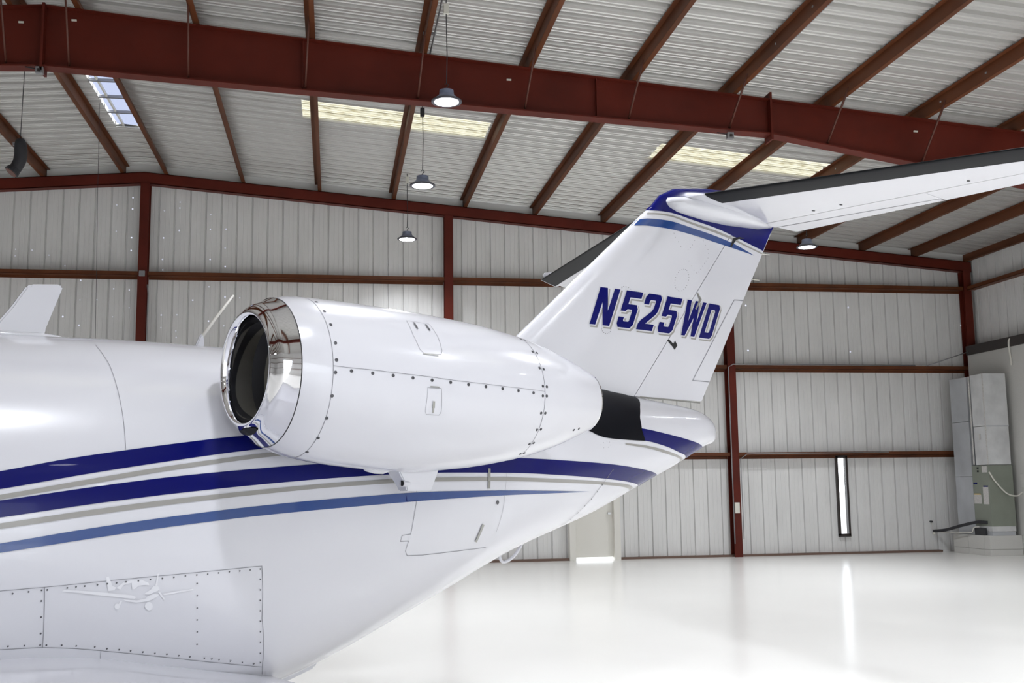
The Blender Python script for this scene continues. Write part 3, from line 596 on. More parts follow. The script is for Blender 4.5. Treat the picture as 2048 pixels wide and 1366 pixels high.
# faint pale emblem of a light aeroplane drawn slightly lighter than the lower panel
EMB = [[(-4.783, 1.22), (-4.77, 1.225), (-4.643, 1.209), (-4.474, 1.181), (-4.455, 1.171), (-4.46, 1.163), (-4.494, 1.169), (-4.636, 1.194), (-4.755, 1.216)], [(-4.597, 1.27), (-4.585, 1.271), (-4.566, 1.229), (-4.548, 1.22), (-4.556, 1.208), (-4.583, 1.207), (-4.594, 1.25)], [(-4.548, 1.218), (-4.519, 1.241), (-4.483, 1.249), (-4.436, 1.248), (-4.403, 1.232), (-4.399, 1.221), (-4.425, 1.224), (-4.449, 1.221), (-4.464, 1.208), (-4.476, 1.207), (-4.481, 1.237), (-4.515, 1.23), (-4.529, 1.21)], [(-4.512, 1.164), (-4.449, 1.156), (-4.412, 1.161), (-4.401, 1.173), (-4.37, 1.18), (-4.347, 1.175), (-4.362, 1.161), (-4.398, 1.148), (-4.448, 1.146), (-4.493, 1.154)], [(-4.421, 1.182), (-4.391, 1.2), (-4.38, 1.217), (-4.357, 1.213), (-4.348, 1.2), (-4.358, 1.192), (-4.395, 1.179)], [(-4.371, 1.216), (-4.364, 1.27), (-4.359, 1.271), (-4.361, 1.216)], [(-4.358, 1.19), (-4.344, 1.186), (-4.318, 1.151), (-4.325, 1.149)], [(-4.332, 1.179), (-4.189, 1.191), (-4.185, 1.185), (-4.327, 1.17)], [(-4.525, 1.158), (-4.516, 1.157), (-4.523, 1.139), (-4.532, 1.141)], [(-4.404, 1.145), (-4.389, 1.145), (-4.379, 1.136), (-4.391, 1.134)], [(-4.524, 1.135), (-4.525, 1.129), (-4.529, 1.124), (-4.535, 1.123), (-4.542, 1.125), (-4.547, 1.13), (-4.549, 1.136), (-4.548, 1.143), (-4.544, 1.147), (-4.538, 1.148), (-4.532, 1.146), (-4.527, 1.141)], [(-4.372, 1.123), (-4.373, 1.113), (-4.379, 1.107), (-4.388, 1.105), (-4.398, 1.109), (-4.406, 1.116), (-4.41, 1.126), (-4.408, 1.135), (-4.402, 1.141), (-4.393, 1.143), (-4.383, 1.14), (-4.375, 1.132)]]
V = []; Fc = []
bm = bmesh.new()
for P in EMB:
    f_ = bm.faces.new([bm.verts.new((q[0], q[1], 0)) for q in P])
bm.normal_update(); bmesh.ops.triangulate(bm, faces=bm.faces[:])
for k in range(16): bmesh.ops.bisect_plane(bm, geom=bm.verts[:]+bm.edges[:]+bm.faces[:], plane_co=(-4.85+k*.05, 0, 0), plane_no=(1, 0, 0))
for v in bm.verts: v.co = fsurf(v.co.x, v.co.y, .0022)
me = bpy.data.meshes.new('aeroplane_silhouette'); bm.to_mesh(me); bm.free(); me.materials.append(M['silhouette']); o = link(bpy.data.objects.new('aeroplane_silhouette', me), FUS, keep=False); o['label'] = 'faint pale emblem of a low-wing propeller aeroplane'

# ---- vertical fin, rudder
LEZ = [2.1, 2.35, 2.708, 3.143, 3.644, 3.81, 3.916, 3.994, 4.053, 4.085]; LES = [-2.29, -1.99, -1.557, -1.034, -.433, -.229, -.124, .034, .364, .70]
def fLE(z): return float(np.interp(z, LEZ, LES))
def fTE(z): return .283+(min(z, 3.86)-2.29)*.6477+(max(z, 3.86)-3.86)*.25
def naca(x_): x_ = min(1, max(0, x_)); return 5*(.2969*math.sqrt(x_)-.126*x_-.3516*x_*x_+.2843*x_**3-.1036*x_**4)
def finT(s, z):
    L = fLE(z); T = fTE(z); c = T-L; k = .095*c*naca((s-L)/c)
    if z > 3.85: k *= math.sqrt(max(0, 1-((z-3.85)/.236)**2))
    return k
def finsurf(s, z, off=0.0): return (s, -(finT(s, z)+off), z)
def hinge(z): return -.539+(z-2.302)*.8664
def fin_mesh(name, zs, s0f, s1f, m, parent, nx=26, front=True):
    V = []; Fc = []
    for z in zs:
        a_, b_ = s0f(z), s1f(z)
        for i in range(nx+1):
            u = i/nx; u = u*u if front else u; s = a_+(b_-a_)*u
            t_ = finT(s, z); V.append((s, -t_, z)); V.append((s, t_, z))
    n = 2*(nx+1)
    for r in range(len(zs)-1):
        for i in range(nx):
            q = r*n+2*i; Fc += [(q, q+2, q+n+2, q+n), (q+1, q+n+1, q+n+3, q+3)]
        q = r*n; Fc += [(q, q+n, q+n+1, q+1)]; q = r*n+2*nx; Fc += [(q, q+1, q+n+1, q+n)]
    for r in (0, len(zs)-1):
        for i in range(nx): q = r*n+2*i; Fc.append((q, q+1, q+3, q+2))
    return mesh(name, V, Fc, m, parent, smooth=True, keep=False)
def autosmooth(o, deg=35):
    for p_ in o.data.polygons: p_.use_smooth = True
    b = bmesh.new(); b.from_mesh(o.data); bmesh.ops.remove_doubles(b, verts=b.verts, dist=1e-5)
    for e_ in b.edges:
        if len(e_.link_faces) == 2 and e_.calc_face_angle(0) > math.radians(deg): e_.smooth = False
    b.to_mesh(o.data); b.free()
FIN = fin_mesh('vertical_fin', list(np.linspace(2.12, 3.69, 24)), fLE, hinge, 'white', JET); autosmooth(FIN)
o = fin_mesh('fin_top', list(np.linspace(3.69, 3.80, 4)), fLE, fTE, 'white', FIN); autosmooth(o)
RUD = fin_mesh('rudder', list(np.linspace(2.30, 3.684, 16)), lambda z: hinge(z)+.008, fTE, 'white', JET, 14, False); autosmooth(RUD)
CAPZ = [3.80, 3.83, 3.86, 3.89, 3.916, 3.945, 3.97, 3.994, 4.02, 4.045, 4.06, 4.072, 4.08, 4.0845]
o = fin_mesh('fin_cap', CAPZ, fLE, fTE, 'navy', FIN); autosmooth(o)
def finband(name, top, bot, m, off=.002, n=50, rows=4): return band(name, top, bot, m, off, n, rows, True, finsurf, FIN)
NAVT = [(-.285, 3.771), (-.102, 3.773), (.168, 3.746), (.476, 3.72), (.731, 3.685), (.855, 3.667), (1.14, 3.627)]
finband('navy_band', [(-.245, 3.803), (.4, 3.803), (1.255, 3.803)], NAVT[:-1]+[(1.14, 3.627)], 'navy', rows=10)
finband('grey_band', [(-.305, 3.748), (-.106, 3.754), (.167, 3.725), (.475, 3.699), (.712, 3.672), (.819, 3.652), (1.125, 3.607)], [(-.32, 3.734), (-.108, 3.739), (.165, 3.707), (.475, 3.678), (.696, 3.654), (.802, 3.638), (1.118, 3.595)], 'silver')
finband('blue_band', [(-.39, 3.678), (-.3, 3.694), (-.114, 3.701), (.164, 3.679), (.474, 3.653), (.712, 3.625), (1.005, 3.569)], [(-.458, 3.622), (-.315, 3.632), (-.123, 3.634), (.16, 3.622), (.473, 3.60), (.643, 3.590), (1.005, 3.5685)], 'mid')
polyband('rudder_tab_line', [(.85, 3.164), (.718, 3.157), (.165, 2.458), (.385, 2.459)], .006, 'seam', surf=finsurf, parent=RUD)
polyband('rudder_line', [(-.42, 2.34), (-.30, 2.80), (.10, 3.0)], .0015, 'white', surf=finsurf, parent=RUD)
def fpoly(name, P, m, off, parent=FIN):
    me = [finsurf(s, z, off) for s, z in P]; return mesh(name, me, [tuple(range(len(P)))], m, parent, keep=False, fix=False)
fpoly('hinge_cutout', [(-.159, 2.747), (-.137, 2.758), (-.084, 2.728), (-.061, 2.752), (-.035, 2.718), (-.068, 2.681), (-.095, 2.705)], 'hole', .003)
fpoly('hinge_cutout', [(.204, 3.157), (.222, 3.160), (.272, 3.112), (.20, 3.02), (.185, 3.03), (.242, 3.108)], 'latch', .005)
fpoly('hinge_cutout', [(.70, 3.672), (.79, 3.695), (.86, 3.69), (.79, 3.68), (.735, 3.66), (.68, 3.60), (.66, 3.585), (.655, 3.60)], 'hole', .005)
polyband('rudder_gap', [(-.47, 2.297), (.26, 2.287)], .012, 'latch', surf=lambda s, z, o_: (s, -finT(s, 2.31)-.002, z), parent=RUD)
dots('fin_screws', [(-.051, 3.605), (-.039, 3.574), (-.006, 3.542), (.021, 3.509), (.189, 3.579), (.161, 3.539), (.136, 3.513), (.107, 3.496), (.298, 3.591), (.325, 3.559), (.357, 3.528), (.364, 3.496), (.356, 3.459), (.33, 3.432), (.31, 3.409), (.282, 3.382), (.261, 3.355), (.237, 3.329), (.114, 3.404), (.147, 3.368), (.174, 3.335), (.21, 3.319), (.108, 3.248), (.098, 3.225), (.084, 3.202), (.065, 3.182), (.044, 3.166), (.021, 3.154), (-.001, 3.149), (-.022, 3.149), (-.039, 3.156), (-.053, 3.168), (-.061, 3.185), (-.063, 3.206), (-.059, 3.229), (-.05, 3.252), (-.036, 3.275), (-.018, 3.295), (.003, 3.312), (.026, 3.323), (.048, 3.329), (.069, 3.329), (.087, 3.322), (.1, 3.31), (.109, 3.292), (.111, 3.272)], .0034, 'fast', finsurf, FIN, .003, 6)
dots('fin_screws', [(-.60+.045*math.cos(a_)-.02*math.sin(a_), 3.10+.018*math.sin(a_)) for a_ in np.linspace(.2, 2.9, 6)]+[(-.83+.05*math.cos(a_), 2.79-.045*abs(math.sin(a_))) for a_ in np.linspace(.3, 2.8, 8)], .0034, 'fast', finsurf, FIN, .003, 6)
for (p0, p1) in (((1.125, 3.60), (1.24, 3.60)), ((.85, 3.36), (.96, 3.36))):
    s0 = fTE(p0[1])-.01; tube('static_wick', [(s0, 0, p0[1]), (s0+.11, 0, p0[1]+.005)], .003, 'boxw', RUD, keep=False, n=5)
tube('static_wick', [(.39, 0, 2.06), (.46, 0, 2.06)], .0025, 'boxw', JET, keep=False, n=5)

# ---- tail number
GL = {
 'N': [(0, 0), (.29, 0), (.31, .60), (.66, 0), (1, 0), (1, 1), (.71, 1), (.69, .40), (.36, 1), (0, 1)],
 '5': [(0, .1), (.12, 0), (.85, 0), (1, .1), (1, .53), (.86, .64), (.34, .64), (.34, .82), (1.02, .82), (1.02, 1), (0, 1), (0, .44), (.3, .44), (.38, .50), (.64, .50), (.68, .46), (.68, .20), (.64, .17), (.36, .17), (.32, .20), (.32, .28), (0, .28)],
 '2': [(0, 0), (1.0, 0), (1.0, .18), (.44, .18), (.9, .44), (1, .55), (1, .9), (.87, 1), (.13, 1), (0, .9), (0, .70), (.32, .70), (.32, .80), (.36, .83), (.64, .83), (.68, .80), (.68, .62), (.6, .52), (.1, .26), (0, .15)],
 'W': [(.22, 0), (.40, 0), (.57, .52), (.70, 0), (.90, 0), (1, 1), (.81, 1), (.78, .42), (.63, 1), (.42, 1), (.36, .42), (.22, 1), (0, 1)],
 'D': [(0, 0), (.86, 0), (1, .1), (1, .9), (.86, 1), (0, 1)]}
DIN = [(.33, .17), (.62, .17), (.68, .22), (.68, .78), (.62, .83), (.33, .83)]
def offset_poly(P, d):
    n = len(P); out = []
    for i in range(n):
        a_, b_, c_ = Vector(P[i-1]), Vector(P[i]), Vector(P[(i+1) % n]); e1 = (b_-a_).normalized(); e2 = (c_-b_).normalized()
        n1 = Vector((e1.y, -e1.x)); n2 = Vector((e2.y, -e2.x)); k = (n1+n2); L = k.length_squared
        k = k*(2/L) if L > .3 else n1*1.6
        if k.length > 1.9: k = k.normalized()*1.9
        out.append(tuple(b_+k*d))
    return out
def glyph(ch, s0, wdt, m, off, grow, shift, name):
    H = .288; z0 = 2.803; slant = .47
    P = [(u*wdt, v*H) for u, v in GL[ch]]
    P = offset_poly(P, grow) if grow else P
    if ch == 'D':
        I = [(u*wdt, v*H) for u, v in DIN]; I = offset_poly(I, -grow) if grow else I
        P = P+[P[0]]+[I[0]]+I[::-1]
        # keyhole: outer loop, bridge to inner corner, inner loop reversed, back
        P = P[:-len(I)-1]+[I[0]]+I[1:][::-1]+[I[0]]
    bm = bmesh.new()
    vs = [bm.verts.new((s0+u+slant*v+shift[0], v+z0+shift[1], 0)) for u, v in P]
    bm.faces.new(vs); bm.normal_update(); bmesh.ops.triangulate(bm, faces=bm.faces[:])
    for k in range(1, 8):
        g = bm.verts[:]+bm.edges[:]+bm.faces[:]; bmesh.ops.bisect_plane(bm, geom=g, plane_co=(s0-.04+k*.055, 0, 0), plane_no=(1, 0, 0))
    for k in range(1, 5):
        g = bm.verts[:]+bm.edges[:]+bm.faces[:]; bmesh.ops.bisect_plane(bm, geom=g, plane_co=(0, z0+k*.06, 0), plane_no=(0, 1, 0))
    for v in bm.verts: v.co = finsurf(v.co.x, v.co.y, off)
    me = bpy.data.meshes.new(name); bm.to_mesh(me); bm.free(); me.materials.append(M[m]); return link(bpy.data.objects.new(name, me), FIN, keep=False)
for ch, s0, wdt in (('N', -.992, .193), ('5', -.735, .172), ('2', -.517, .178), ('5', -.286, .178), ('W', -.043, .245), ('D', .238, .158)):
    glyph(ch, s0, wdt, 'silver', .0015, .007, (.016, -.014), 'letter_shadow'); glyph(ch, s0, wdt, 'white', .0025, .0075, (.002, -.002), 'letter_outline')
    o = glyph(ch, s0, wdt, 'navy', .0035, 0, (0, 0), 'tail_letter'); o['label'] = 'navy registration character %s' % ch

# ---- horizontal tail
def hsec(t_):
    at = abs(t_); return .4195*at, 1.485+.055*at
def hpt(t_, x_, side, off=0.0):
    l, r = hsec(t_); c = r-l; y_ = .046*c*naca(x_)
    k = 1.0 if abs(t_) < 3.1 else math.sqrt(max(.02, 1-((abs(t_)-3.1)/.12)**2))
    return (l+c*x_-(off if x_ < .03 else 0), -t_, 3.905-.08*x_+side*(y_*k+off))
def hmesh(name, ts, x0f, x1f, m, parent, nx=16, off=0.0, front=True, closed=True):
    V = []; Fc = []
    for t_ in ts:
        a_, b_ = x0f(t_), x1f(t_)
        for i in range(nx+1):
            u = i/nx; u = u*u if front else u; x_ = a_+(b_-a_)*u
            V.append(hpt(t_, x_, 1, off)); V.append(hpt(t_, x_, -1, off))
    n = 2*(nx+1)
    for r in range(len(ts)-1):
        for i in range(nx):
            q = r*n+2*i; Fc += [(q, q+2, q+n+2, q+n), (q+1, q+n+1, q+n+3, q+3)]
        q = r*n; Fc.append((q, q+n, q+n+1, q+1)); q = r*n+2*nx; Fc.append((q, q+1, q+n+1, q+n))
    for r in (0, len(ts)-1):
        for i in range(nx): q = r*n+2*i; Fc.append((q, q+1, q+3, q+2))
    o = mesh(name, V, Fc, m, parent, keep=False); autosmooth(o, 40); return o
tip = [3.1, 3.14, 3.18, 3.205, 3.218]
HS = hmesh('horizontal_stabilizer', [-q for q in tip[::-1]]+list(np.linspace(-3.05, 3.05, 25))+tip, lambda t_: 0, lambda t_: .68, 'white', JET)
def tabx(t_):
    l, r = hsec(t_); return (1.19+.21*t_-l)/(r-l)
for sg in (1, -1):
    def rng(a_, b_, n): return [sg*q for q in np.linspace(a_, b_, n)]
    if sg > 0:
        EL = hmesh('elevator', rng(.09, 1.455, 8), lambda t_: .686, tabx, 'white', HS, 8, front=False)
        hmesh('elevator', rng(1.46, 3.12, 12), lambda t_: .686, lambda t_: 1.0, 'white', HS, 8, front=False)
        hmesh('trim_tab', rng(.10, 1.448, 8), lambda t_: tabx(t_)+.008, lambda t_: 1.0, 'white', HS, 6, front=False)
    else: hmesh('elevator', rng(.32, 3.12, 14), lambda t_: .686, lambda t_: 1.0, 'white', HS, 8, front=False)
    hmesh('deicing_boot', rng(.27, 3.19, 20), lambda t_: 0, lambda t_: (.20 if abs(t_) > .4 else .20)/(hsec(t_)[1]-hsec(t_)[0]), 'boot', HS, 10, off=.003)
    V, Fc = lathe_geo([(.001, -.16), (.03, -.13), (.045, -.05), (.048, .05), (.03, .13), (.001, .16)], 14)
    mesh('tip_light', [(v[2]+1.44, v[0]*.8-sg*3.10, v[1]+3.935) for v in V], Fc, 'white', HS, smooth=True, keep=False)
# root fairing blending fin and tailplane
V = []; Fc = []; n = 20
FS = [(-.10, .02, 3.86, 3.86), (-.07, .10, 3.815, 3.90), (.0, .15, 3.785, 3.915), (.12, .185, 3.770, 3.925), (.33, .205, 3.757, 3.935), (.6, .205, 3.762, 3.93), (.85, .17, 3.782, 3.91), (1.05, .13, 3.80, 3.89), (1.18, .08, 3.825, 3.875), (1.25, .03, 3.84, 3.86)]
for s, w_, zb, zt_ in FS:
    zc = (zb+zt_)/2; h = max(.004, (zt_-zb)/2)
    for k in range(n):
        a_ = 2*math.pi*k/n; c = math.cos(a_); q = math.sin(a_); V.append((s, w_*math.copysign(abs(c)**.8, c), zc+h*math.copysign(abs(q)**.8, q)))
for i in range(len(FS)-1):
    for k in range(n): j = (k+1) % n; Fc.append((i*n+k, i*n+j, (i+1)*n+j, (i+1)*n+k))
Fc.append(tuple(range(n))); Fc.append(tuple((len(FS)-1)*n+k for k in range(n)))
mesh('tail_root_fairing', V, Fc, 'white', HS, smooth=True, keep=False)
def hdots(L, r, m):
    for s, t_ in L:
        l, rr = hsec(t_); x_ = (s-l)/(rr-l); p_ = hpt(t_, x_, -1, .002)
        V = [(p_[0]+r*1.6*math.cos(a_), p_[1]+r*math.sin(a_), p_[2]-.003*0) for a_ in np.linspace(0, 2*math.pi, 9)[:-1]]
        mesh('drain_hole', V, [tuple(range(8))], m, HS, keep=False)
def hline(name, P, w_, m, parent=HS):
    V = []
    for t_, x_ in P: V += [hpt(t_, x_-w_, -1, .0015), hpt(t_, x_+w_, -1, .0015)]
    return mesh(name, V, [(2*i, 2*i+1, 2*i+3, 2*i+2) for i in range(len(P)-1)], m, parent, keep=False, fix=False)
hline('tab_hinge', [(t_, tabx(t_)+.003) for t_ in np.linspace(.1, 1.452, 14)], .0045, 'fast')
V = []
for x_ in np.linspace(tabx(1.452), .999, 8): V += [hpt(1.447, x_, -1, .0015), hpt(1.458, x_, -1, .0015)]
mesh('tab_gap', V, [(2*i, 2*i+1, 2*i+3, 2*i+2) for i in range(7)], 'seam', HS, keep=False, fix=False)
hline('elevator_hinge', [(t_, .683) for t_ in np.linspace(.12, 3.1, 20)], .0012, 'latch')
hdots([(1.02, .62), (1.05, .86), (1.25, 1.82)], .012, 'hole')

# ---- engine nacelles
NX = [-4.055, -4.045, -4.02, -3.985, -3.93, -3.80, -3.5, -3.2, -2.85, -2.48, -2.2, -2.0, -1.9]
NR = [.276, .285, .313, .331, .363, .393, .414, .42, .401, .353, .287, .22, .181]
NZX = [-4.05, -3.6, -3.0, -2.48, -1.9]; NZ = [2.22, 2.176, 2.146, 2.145, 2.143]; NT = 1.0
def nr(x_): return float(pchip(x_, NX, NR))
def nz(x_): return float(pchip(x_, NZX, NZ))
def nsurf(x_, phi, off=0.0, sg=1):
    a_ = math.radians(phi); r = nr(x_)+off; return (x_, -sg*(NT+r*math.cos(a_)), nz(x_)+r*math.sin(a_))
def nring(stations, m, name, parent, sg, n=72, closeend=False):
    V = []; Fc = []
    for x_, r in stations:
        for k in range(n):
            a_ = 2*math.pi*k/n; V.append((x_, -sg*(NT+r*math.cos(a_)), nz(x_)+r*math.sin(a_)))
    for i in range(len(stations)-1):
        for k in range(n): j = (k+1) % n; Fc.append((i*n+k, i*n+j, (i+1)*n+j, (i+1)*n+k))
    if closeend: Fc.append(tuple((len(stations)-1)*n+k for k in range(n)))
    return mesh(name, V, Fc, m, parent, smooth=True, keep=False, fix=(not closeend))
XC = -3.935
def nacelle(sg):
    st = [(x_, nr(x_)) for x_ in list(np.linspace(XC, -1.9, 46))]
    N = nring([(XC, nr(XC)-.02)]+st+[(-1.9, .16), (-2.2, .155)], 'white', 'engine_nacelle', JET, sg); autosmooth(N, 40)
    lip = [(x_, nr(x_)) for x_ in (XC-.004, -3.96, -3.985, -4.005, -4.02, -4.035, -4.045, -4.051, -4.055)]+[(-4.057, .270), (-4.054, .263), (-4.045, .257), (-4.03, .253), (-4.0, .249), (-3.95, .247), (-3.90, .246)]
    nring(lip, 'chrome', 'inlet_lip', N, sg)
    nring([(XC-.004, nr(XC)+.001), (XC, nr(XC)+.001)], 'hole', 'lip_joint', N, sg)
    nring([(-3.91, .2462), (-3.87, .247), (-3.83, .250)], 'ductnavy', 'inlet_wall', N, sg); nring([(-3.83, .250), (-3.5, .262), (-3.2, .27)], 'duct', 'inlet_liner', N, sg)
    # fan: spinner, hub disc, blades
    V, Fc = lathe_geo([(.09, 0), (.08, .05), (.055, .11), (.02, .15), (.002, .16)], 20); mesh('spinner', [(-3.2-v[2], v[0]-sg*NT, v[1]+nz(-3.2)) for v in V], Fc, 'duct', N, smooth=True, keep=False)
    for k in range(18):
        a_ = 2*math.pi*k/18; V = []
        for r, tw in ((.085, .9), (.18, .6), (.265, .35)):
            for d in (-1, 1):
                aa = a_+d*.05*math.sin(tw)/max(r, .1)*1.6; V.append((-3.19+d*.045*math.cos(tw), r*math.cos(aa)-sg*NT, r*math.sin(aa)+nz(-3.2)))
        mesh('fan_blade', V, [(0, 1, 3, 2), (2, 3, 5, 4)], 'duct', N, keep=False, fix=False)
    nring([(-3.12, .27), (-3.11, .01)], 'hole', 'fan_back', N, sg)
    nring([(-1.905, .183), (-1.895, .181), (-1.893, .168)], 'chrome', 'nozzle_ring', N, sg); nring([(-2.2, .155), (-2.19, .01)], 'hole', 'exhaust', N, sg)
    # seams
    for x_ in (-3.795, -2.485): nring([(x_-.0015, nr(x_)+.0012), (x_+.0015, nr(x_)+.0012)], 'seam', 'cowl_joint', N, sg)
    # pylon
    V = []; Fc = []
    for t_, x0, x1, hh in ((.30, -3.75, -1.95, .11), (.55, -3.70, -2.05, .10), (.78, -3.62, -2.15, .10)):
        for i in range(17):
            u = i/16; x_ = x0+(x1-x0)*u; yy = hh*(naca(u)*2.0*.5+.02)*1.0
            V += [(x_, -sg*t_, 2.16-.02*u+yy), (x_, -sg*t_, 2.16-.02*u-yy)]
    for r in range(2):
        for i in range(16): q = r*34+2*i; Fc += [(q, q+2, q+36, q+34), (q+1, q+35, q+37, q+3)]
    mesh('pylon', V, Fc, 'white', JET, smooth=True, keep=False)
    return N
NAC = nacelle(1); nacelle(-1)
FM = None
def fastener(x_, phi):
    global FM
    if FM is None:
        V, Fc = lathe_geo([(.0085, 0), (.0085, .0022), (.006, .003), (.0055, .0016), (.003, .0016), (.0025, .003), (.0005, .003)], 12)
        FM = bpy.data.meshes.new('fastener'); FM.from_pydata(V, [], Fc); FM.materials.append(M['fast'])
    p_ = Vector(nsurf(x_, phi)); d = .01
    n_ = (Vector(nsurf(x_+d, phi))-Vector(nsurf(x_-d, phi))).cross(Vector(nsurf(x_, phi+2))-Vector(nsurf(x_, phi-2))).normalized()
    c_ = Vector((x_, -NT, nz(x_)))
    if n_.dot(p_-c_) < 0: n_ = -n_
    o = bpy.data.objects.new('fastener', FM); o.rotation_euler = n_.to_track_quat('Z', 'Y').to_euler(); o.location = p_-n_*.0005; link(o, NAC, keep=False)
for x_, ph_ in [(-3.774, 34), (-3.774, 48), (-3.774, 62), (-3.774, 19.1), (-3.778, 6.9), (-3.784, -1.7), (-3.79, -17.6), (-3.79, -33.8), (-3.79, -51.3), (-3.789, -69.6),
                (-3.704, .9), (-3.594, 1.4), (-3.483, 1.7), (-3.373, 1.9), (-3.263, 2.0), (-3.152, 2.0), (-3.039, 1.7), (-2.924, 1.2), (-2.809, .6), (-2.694, .1), (-2.578, -.7),
                (-2.50, 61), (-2.465, 62), (-2.50, 40.3), (-2.466, 40.4), (-2.50, 22.5), (-2.468, 22.1), (-2.5, 5.8), (-2.468, 5.7), (-2.503, -2.7), (-2.471, -2.6), (-2.503, -17.7), (-2.469, -17.8), (-2.5, -33.3), (-2.468, -33.1), (-2.5, -49.1), (-2.469, -48.7), (-2.502, -64.2), (-2.473, -63.9), (-2.145, -42.7), (-2.093, -43.3)]: fastener(x_, ph_)
def nline(name, P, w_, m, off=.0015, closed=False):
    Q = [(a_, b_*math.pi/180*.41) for a_, b_ in P]
    return polyband(name, Q, w_, m, off, surf=lambda s, z, o_: nsurf(s, z/.41*180/math.pi, o_), parent=NAC, closed=closed, step=.02)
nline('cowl_split', [(-3.794, 2.6), (-3.6, 3.6), (-3.301, 4.1), (-3.0, 3.4), (-2.749, 2.3), (-2.487, 1.4)], .0022, 'seam')
nline('oil_hatch', [(-3.315, 50), (-3.18, 50), (-3.172, 36), (-3.178, 24), (-3.19, 21.3), (-3.29, 20.3), (-3.312, 23), (-3.325, 35)], .0016, 'seam', closed=True)
nline('hatch_latch', [(-3.278, 47.8), (-3.279, 42)], .010, 'fast', .004); nline('hatch_latch', [(-3.207, 47.6), (-3.205, 42)], .010, 'fast', .004); nline('hatch_hinge', [(-3.296, 20.1), (-3.208, 20.1)], .006, 'latch', .004)
nline('access_hatch', [(-3.288, -3.2), (-3.208, -2.8), (-3.195, -18.5), (-3.205, -21), (-3.278, -21.3), (-3.289, -19)], .0016, 'seam', closed=True)
nline('hatch_hinge', [(-3.272, -2.4), (-3.225, -2.2)], .006, 'latch', .004); nline('hatch_latch', [(-3.248, -12.8), (-3.246, -15.5)], .013, 'latch', .005); nline('hatch_latch', [(-3.2465, -15.5), (-3.244, -19.0)], .0085, 'latch', .005)
# bleed port at the bottom of the chrome lip
BPT = [Vector(q) for q in ((-4.0335, -104), (-4.0440, -95), (-4.0455, -84), (-4.0375, -73), (-4.0260, -71), (-4.0215, -80), (-4.0215, -92), (-4.0265, -101))]
V = []
for k in range(8):
    for j in range(3):
        t_ = j/3; a_, b_, c_, d_ = [BPT[(k+m_) % 8] for m_ in (-1, 0, 1, 2)]
        q = .5*((2*b_)+(c_-a_)*t_+(2*a_-5*b_+4*c_-d_)*t_*t_+(-a_+3*b_-3*c_+d_)*t_**3)
        p_ = Vector(nsurf(q.x, q.y)); n_ = (Vector(nsurf(q.x+.002, q.y))-Vector(nsurf(q.x-.002, q.y))).cross(Vector(nsurf(q.x, q.y+1))-Vector(nsurf(q.x, q.y-1))).normalized()
        if n_.dot(p_-Vector((q.x+.05, -NT, nz(q.x)))) < 0: n_ = -n_
        V.append(p_+n_*.004)
c_ = sum((Vector(v) for v in V), Vector())/len(V)
mesh('bleed_port', V+[c_+Vector((-.006, 0, -.004))], [(k, (k+1) % 24, 24) for k in range(24)], 'hole', NAC, keep=False, fix=False)
# scoop and fairings under the nacelle
V = []
for z, x0, x1, t0, t1 in ((1.80, -3.205, -2.92, .86, 1.00), (1.735, -3.18, -2.93, .87, .99), (1.66, -3.13, -2.955, .885, .98), (1.632, -3.12, -2.965, .89, .975)):
    V += [(x0, -t0, z), (x1, -t0, z), (x1, -t1, z), (x0, -t1, z)]
Fc = [(0, 1, 2, 3), (12, 15, 14, 13)]
for r in range(3): Fc += [(r*4+i, r*4+(i+1) % 4, r*4+4+(i+1) % 4, r*4+4+i) for i in range(4)]
o = mesh('cooling_scoop', V, Fc, 'white', NAC, keep=False)
b = bmesh.new(); b.from_mesh(o.data); bmesh.ops.bevel(b, geom=b.edges[:], offset=.006, segments=2, affect='EDGES'); b.to_mesh(o.data); b.free()
V, Fc = tube_geo([(-3.15, -.975, 1.672), (-3.06, -.955, 1.672)], .018, 14); mesh('scoop_tube', V, Fc, 'white', o, smooth=True, keep=False)
V, Fc = tube_geo([(-3.152, -.975, 1.672), (-3.145, -.975, 1.672)], .0145, 14); mesh('scoop_opening', V, Fc, 'hole', o, keep=False)
V, Fc = lathe_geo([(.001, -.10), (.02, -.08), (.035, -.03), (.038, .02), (.02, .07), (.001, .1)], 16)
mesh('drain_fairing', [(v[2]-3.28, v[0]-.96, v[1]*.8+nz(-3.28)-.405) for v in V], Fc, 'white', NAC, smooth=True, keep=False)

# ---- antennas, belly strake
def blade(name, P, th, parent, lean=0):
    V = [(s, -th, z) for s, z in P]+[(s, th, z) for s, z in P]; n = len(P)
    o = mesh(name, V, [tuple(range(n)), tuple(range(n, 2*n))[::-1]]+[(i, (i+1) % n, n+(i+1) % n, n+i) for i in range(n)], 'white', parent, keep=False)
    b = bmesh.new(); b.from_mesh(o.data); bmesh.ops.bevel(b, geom=b.edges[:], offset=th*.6, segments=2, affect='EDGES'); b.to_mesh(o.data); b.free(); return o
o = blade('blade_antenna', [(-4.99, 2.40), (-4.86, 2.58), (-4.795, 2.69), (-4.77, 2.703), (-4.63, 2.717), (-4.615, 2.708), (-4.62, 2.69), (-4.695, 2.47), (-4.695, 2.40)], .016, JET)
V, Fc = lathe_geo([(.001, -.26), (.03, -.22), (.04, -.1), (.04, .12), (.03, .2), (.001, .25)], 16); mesh('antenna_base', [(v[2]-4.83, v[0], v[1]*.55+2.435) for v in V], Fc, 'white', JET, smooth=True, keep=False)
o = tube('whip_antenna', [(-3.855, 0, 2.50), (-3.78, 0, 2.61), (-3.672, 0, 2.757)], [.010, .0085, .006], 'pipew', JET, keep=False)
blade('antenna_foot', [(-3.90, 2.43), (-3.868, 2.51), (-3.853, 2.52), (-3.845, 2.51), (-3.842, 2.43)], .012, JET)
def bot(s): return fprof(s)[2]
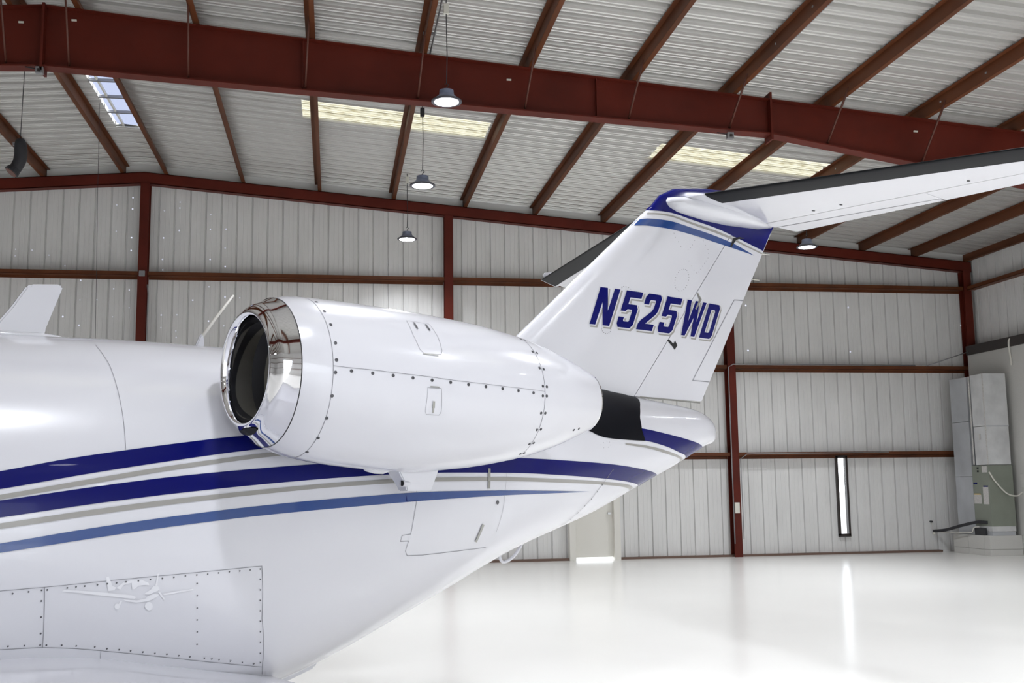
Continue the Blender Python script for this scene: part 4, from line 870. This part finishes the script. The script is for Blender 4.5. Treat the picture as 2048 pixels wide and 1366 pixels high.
PB_ = [(-3.75, bot(-3.75)+.02), (-3.5, bot(-3.5)+.02), (-3.2, bot(-3.2)+.03), (-3.12, bot(-3.12)+.02), (-3.105, bot(-3.12)-.03), (-3.13, bot(-3.15)-.058), (-3.3, bot(-3.3)-.062), (-3.55, bot(-3.55)-.05), (-3.75, bot(-3.75)-.0)]
blade('ventral_strake', PB_, .02, JET)
V, Fc = tube_geo(curve_pts([(-1.79, -.02, bot(-1.79)+.02), (-1.75, -.02, bot(-1.79)-.06), (-1.66, -.02, bot(-1.66)-.075), (-1.59, -.02, bot(-1.6)-.02), (-1.56, -.02, bot(-1.56)+.03)], 5), .011, 8); mesh('tail_skid', V, Fc, 'white', JET, smooth=True, keep=False)

# ---- wing (only its root strip reaches the picture) and gear
UX = [-6.0, -5.6, -5.2, -5.0, -4.69, -4.27, -3.96, -3.70, -3.60]; UZ = [.74, .90, .945, .944, .919, .834, .764, .705, .680]
for sg in (1, -1):
    V = []; Fc = []; nx = 24
    secs = [(.2, -6.0, 2.40, 0, 1), (.7, -6.0, 2.40, 0, 1), (.85, -6.0, 2.38, -.005, .98), (1.4, -5.98, 2.2, .015, .85), (3.0, -5.9, 1.9, .075, .75), (5.0, -5.78, 1.5, .15, .6), (7.3, -5.62, 1.05, .25, .4), (7.45, -5.5, .8, .255, .2)]
    for t_, le, c_, dz, th in secs:
        for i in range(nx+1):
            u = i/nx; xr = -6.0+2.4*u; zu = float(pchip(xr, UX, UZ)); zl = .71-.14*naca(u)*1.1
            zm = .70; V += [(le+c_*u, -sg*t_, dz+zm+(zu-zm)*th), (le+c_*u, -sg*t_, dz+zm+(min(zl, zu-.004)-zm)*th)]
    n = 2*(nx+1)
    for r in range(len(secs)-1):
        for i in range(nx): q = r*n+2*i; Fc += [(q, q+2, q+n+2, q+n), (q+1, q+n+1, q+n+3, q+3)]
        q = r*n; Fc.append((q, q+n, q+n+1, q+1)); q = r*n+2*nx; Fc.append((q, q+1, q+n+1, q+n))
    for i in range(nx): q = (len(secs)-1)*n+2*i; Fc.append((q, q+1, q+3, q+2))
    o = mesh('wing', V, Fc, 'white', JET, keep=False); autosmooth(o, 35)
    g = tube('landing_gear_leg', [(-4.9, -sg*2.0, .62), (-4.85, -sg*2.0, .25)], .045, 'latch', JET, keep=False)
    V, Fc = lathe_geo([(.10, -.07), (.20, -.075), (.245, -.045), (.25, 0), (.245, .045), (.20, .075), (.10, .07)], 28); mesh('wheel', [(v[0]-4.85, v[2]-sg*1.88, v[1]+.25) for v in V], Fc, 'boot', JET, smooth=True, keep=False)
    tube('axle', [(-4.85, -sg*2.02, .25), (-4.85, -sg*1.85, .25)], .03, 'latch', JET, keep=False)
tube('nose_gear_leg', [(-10.9, 0, .8), (-10.95, 0, .2)], .045, 'latch', JET, keep=False)
V, Fc = lathe_geo([(.08, -.06), (.16, -.065), (.20, -.03), (.20, .03), (.16, .065), (.08, .06)], 24); mesh('nose_wheel', [(v[0]-10.95, v[2], v[1]+.20) for v in V], Fc, 'boot', JET, smooth=True, keep=False)
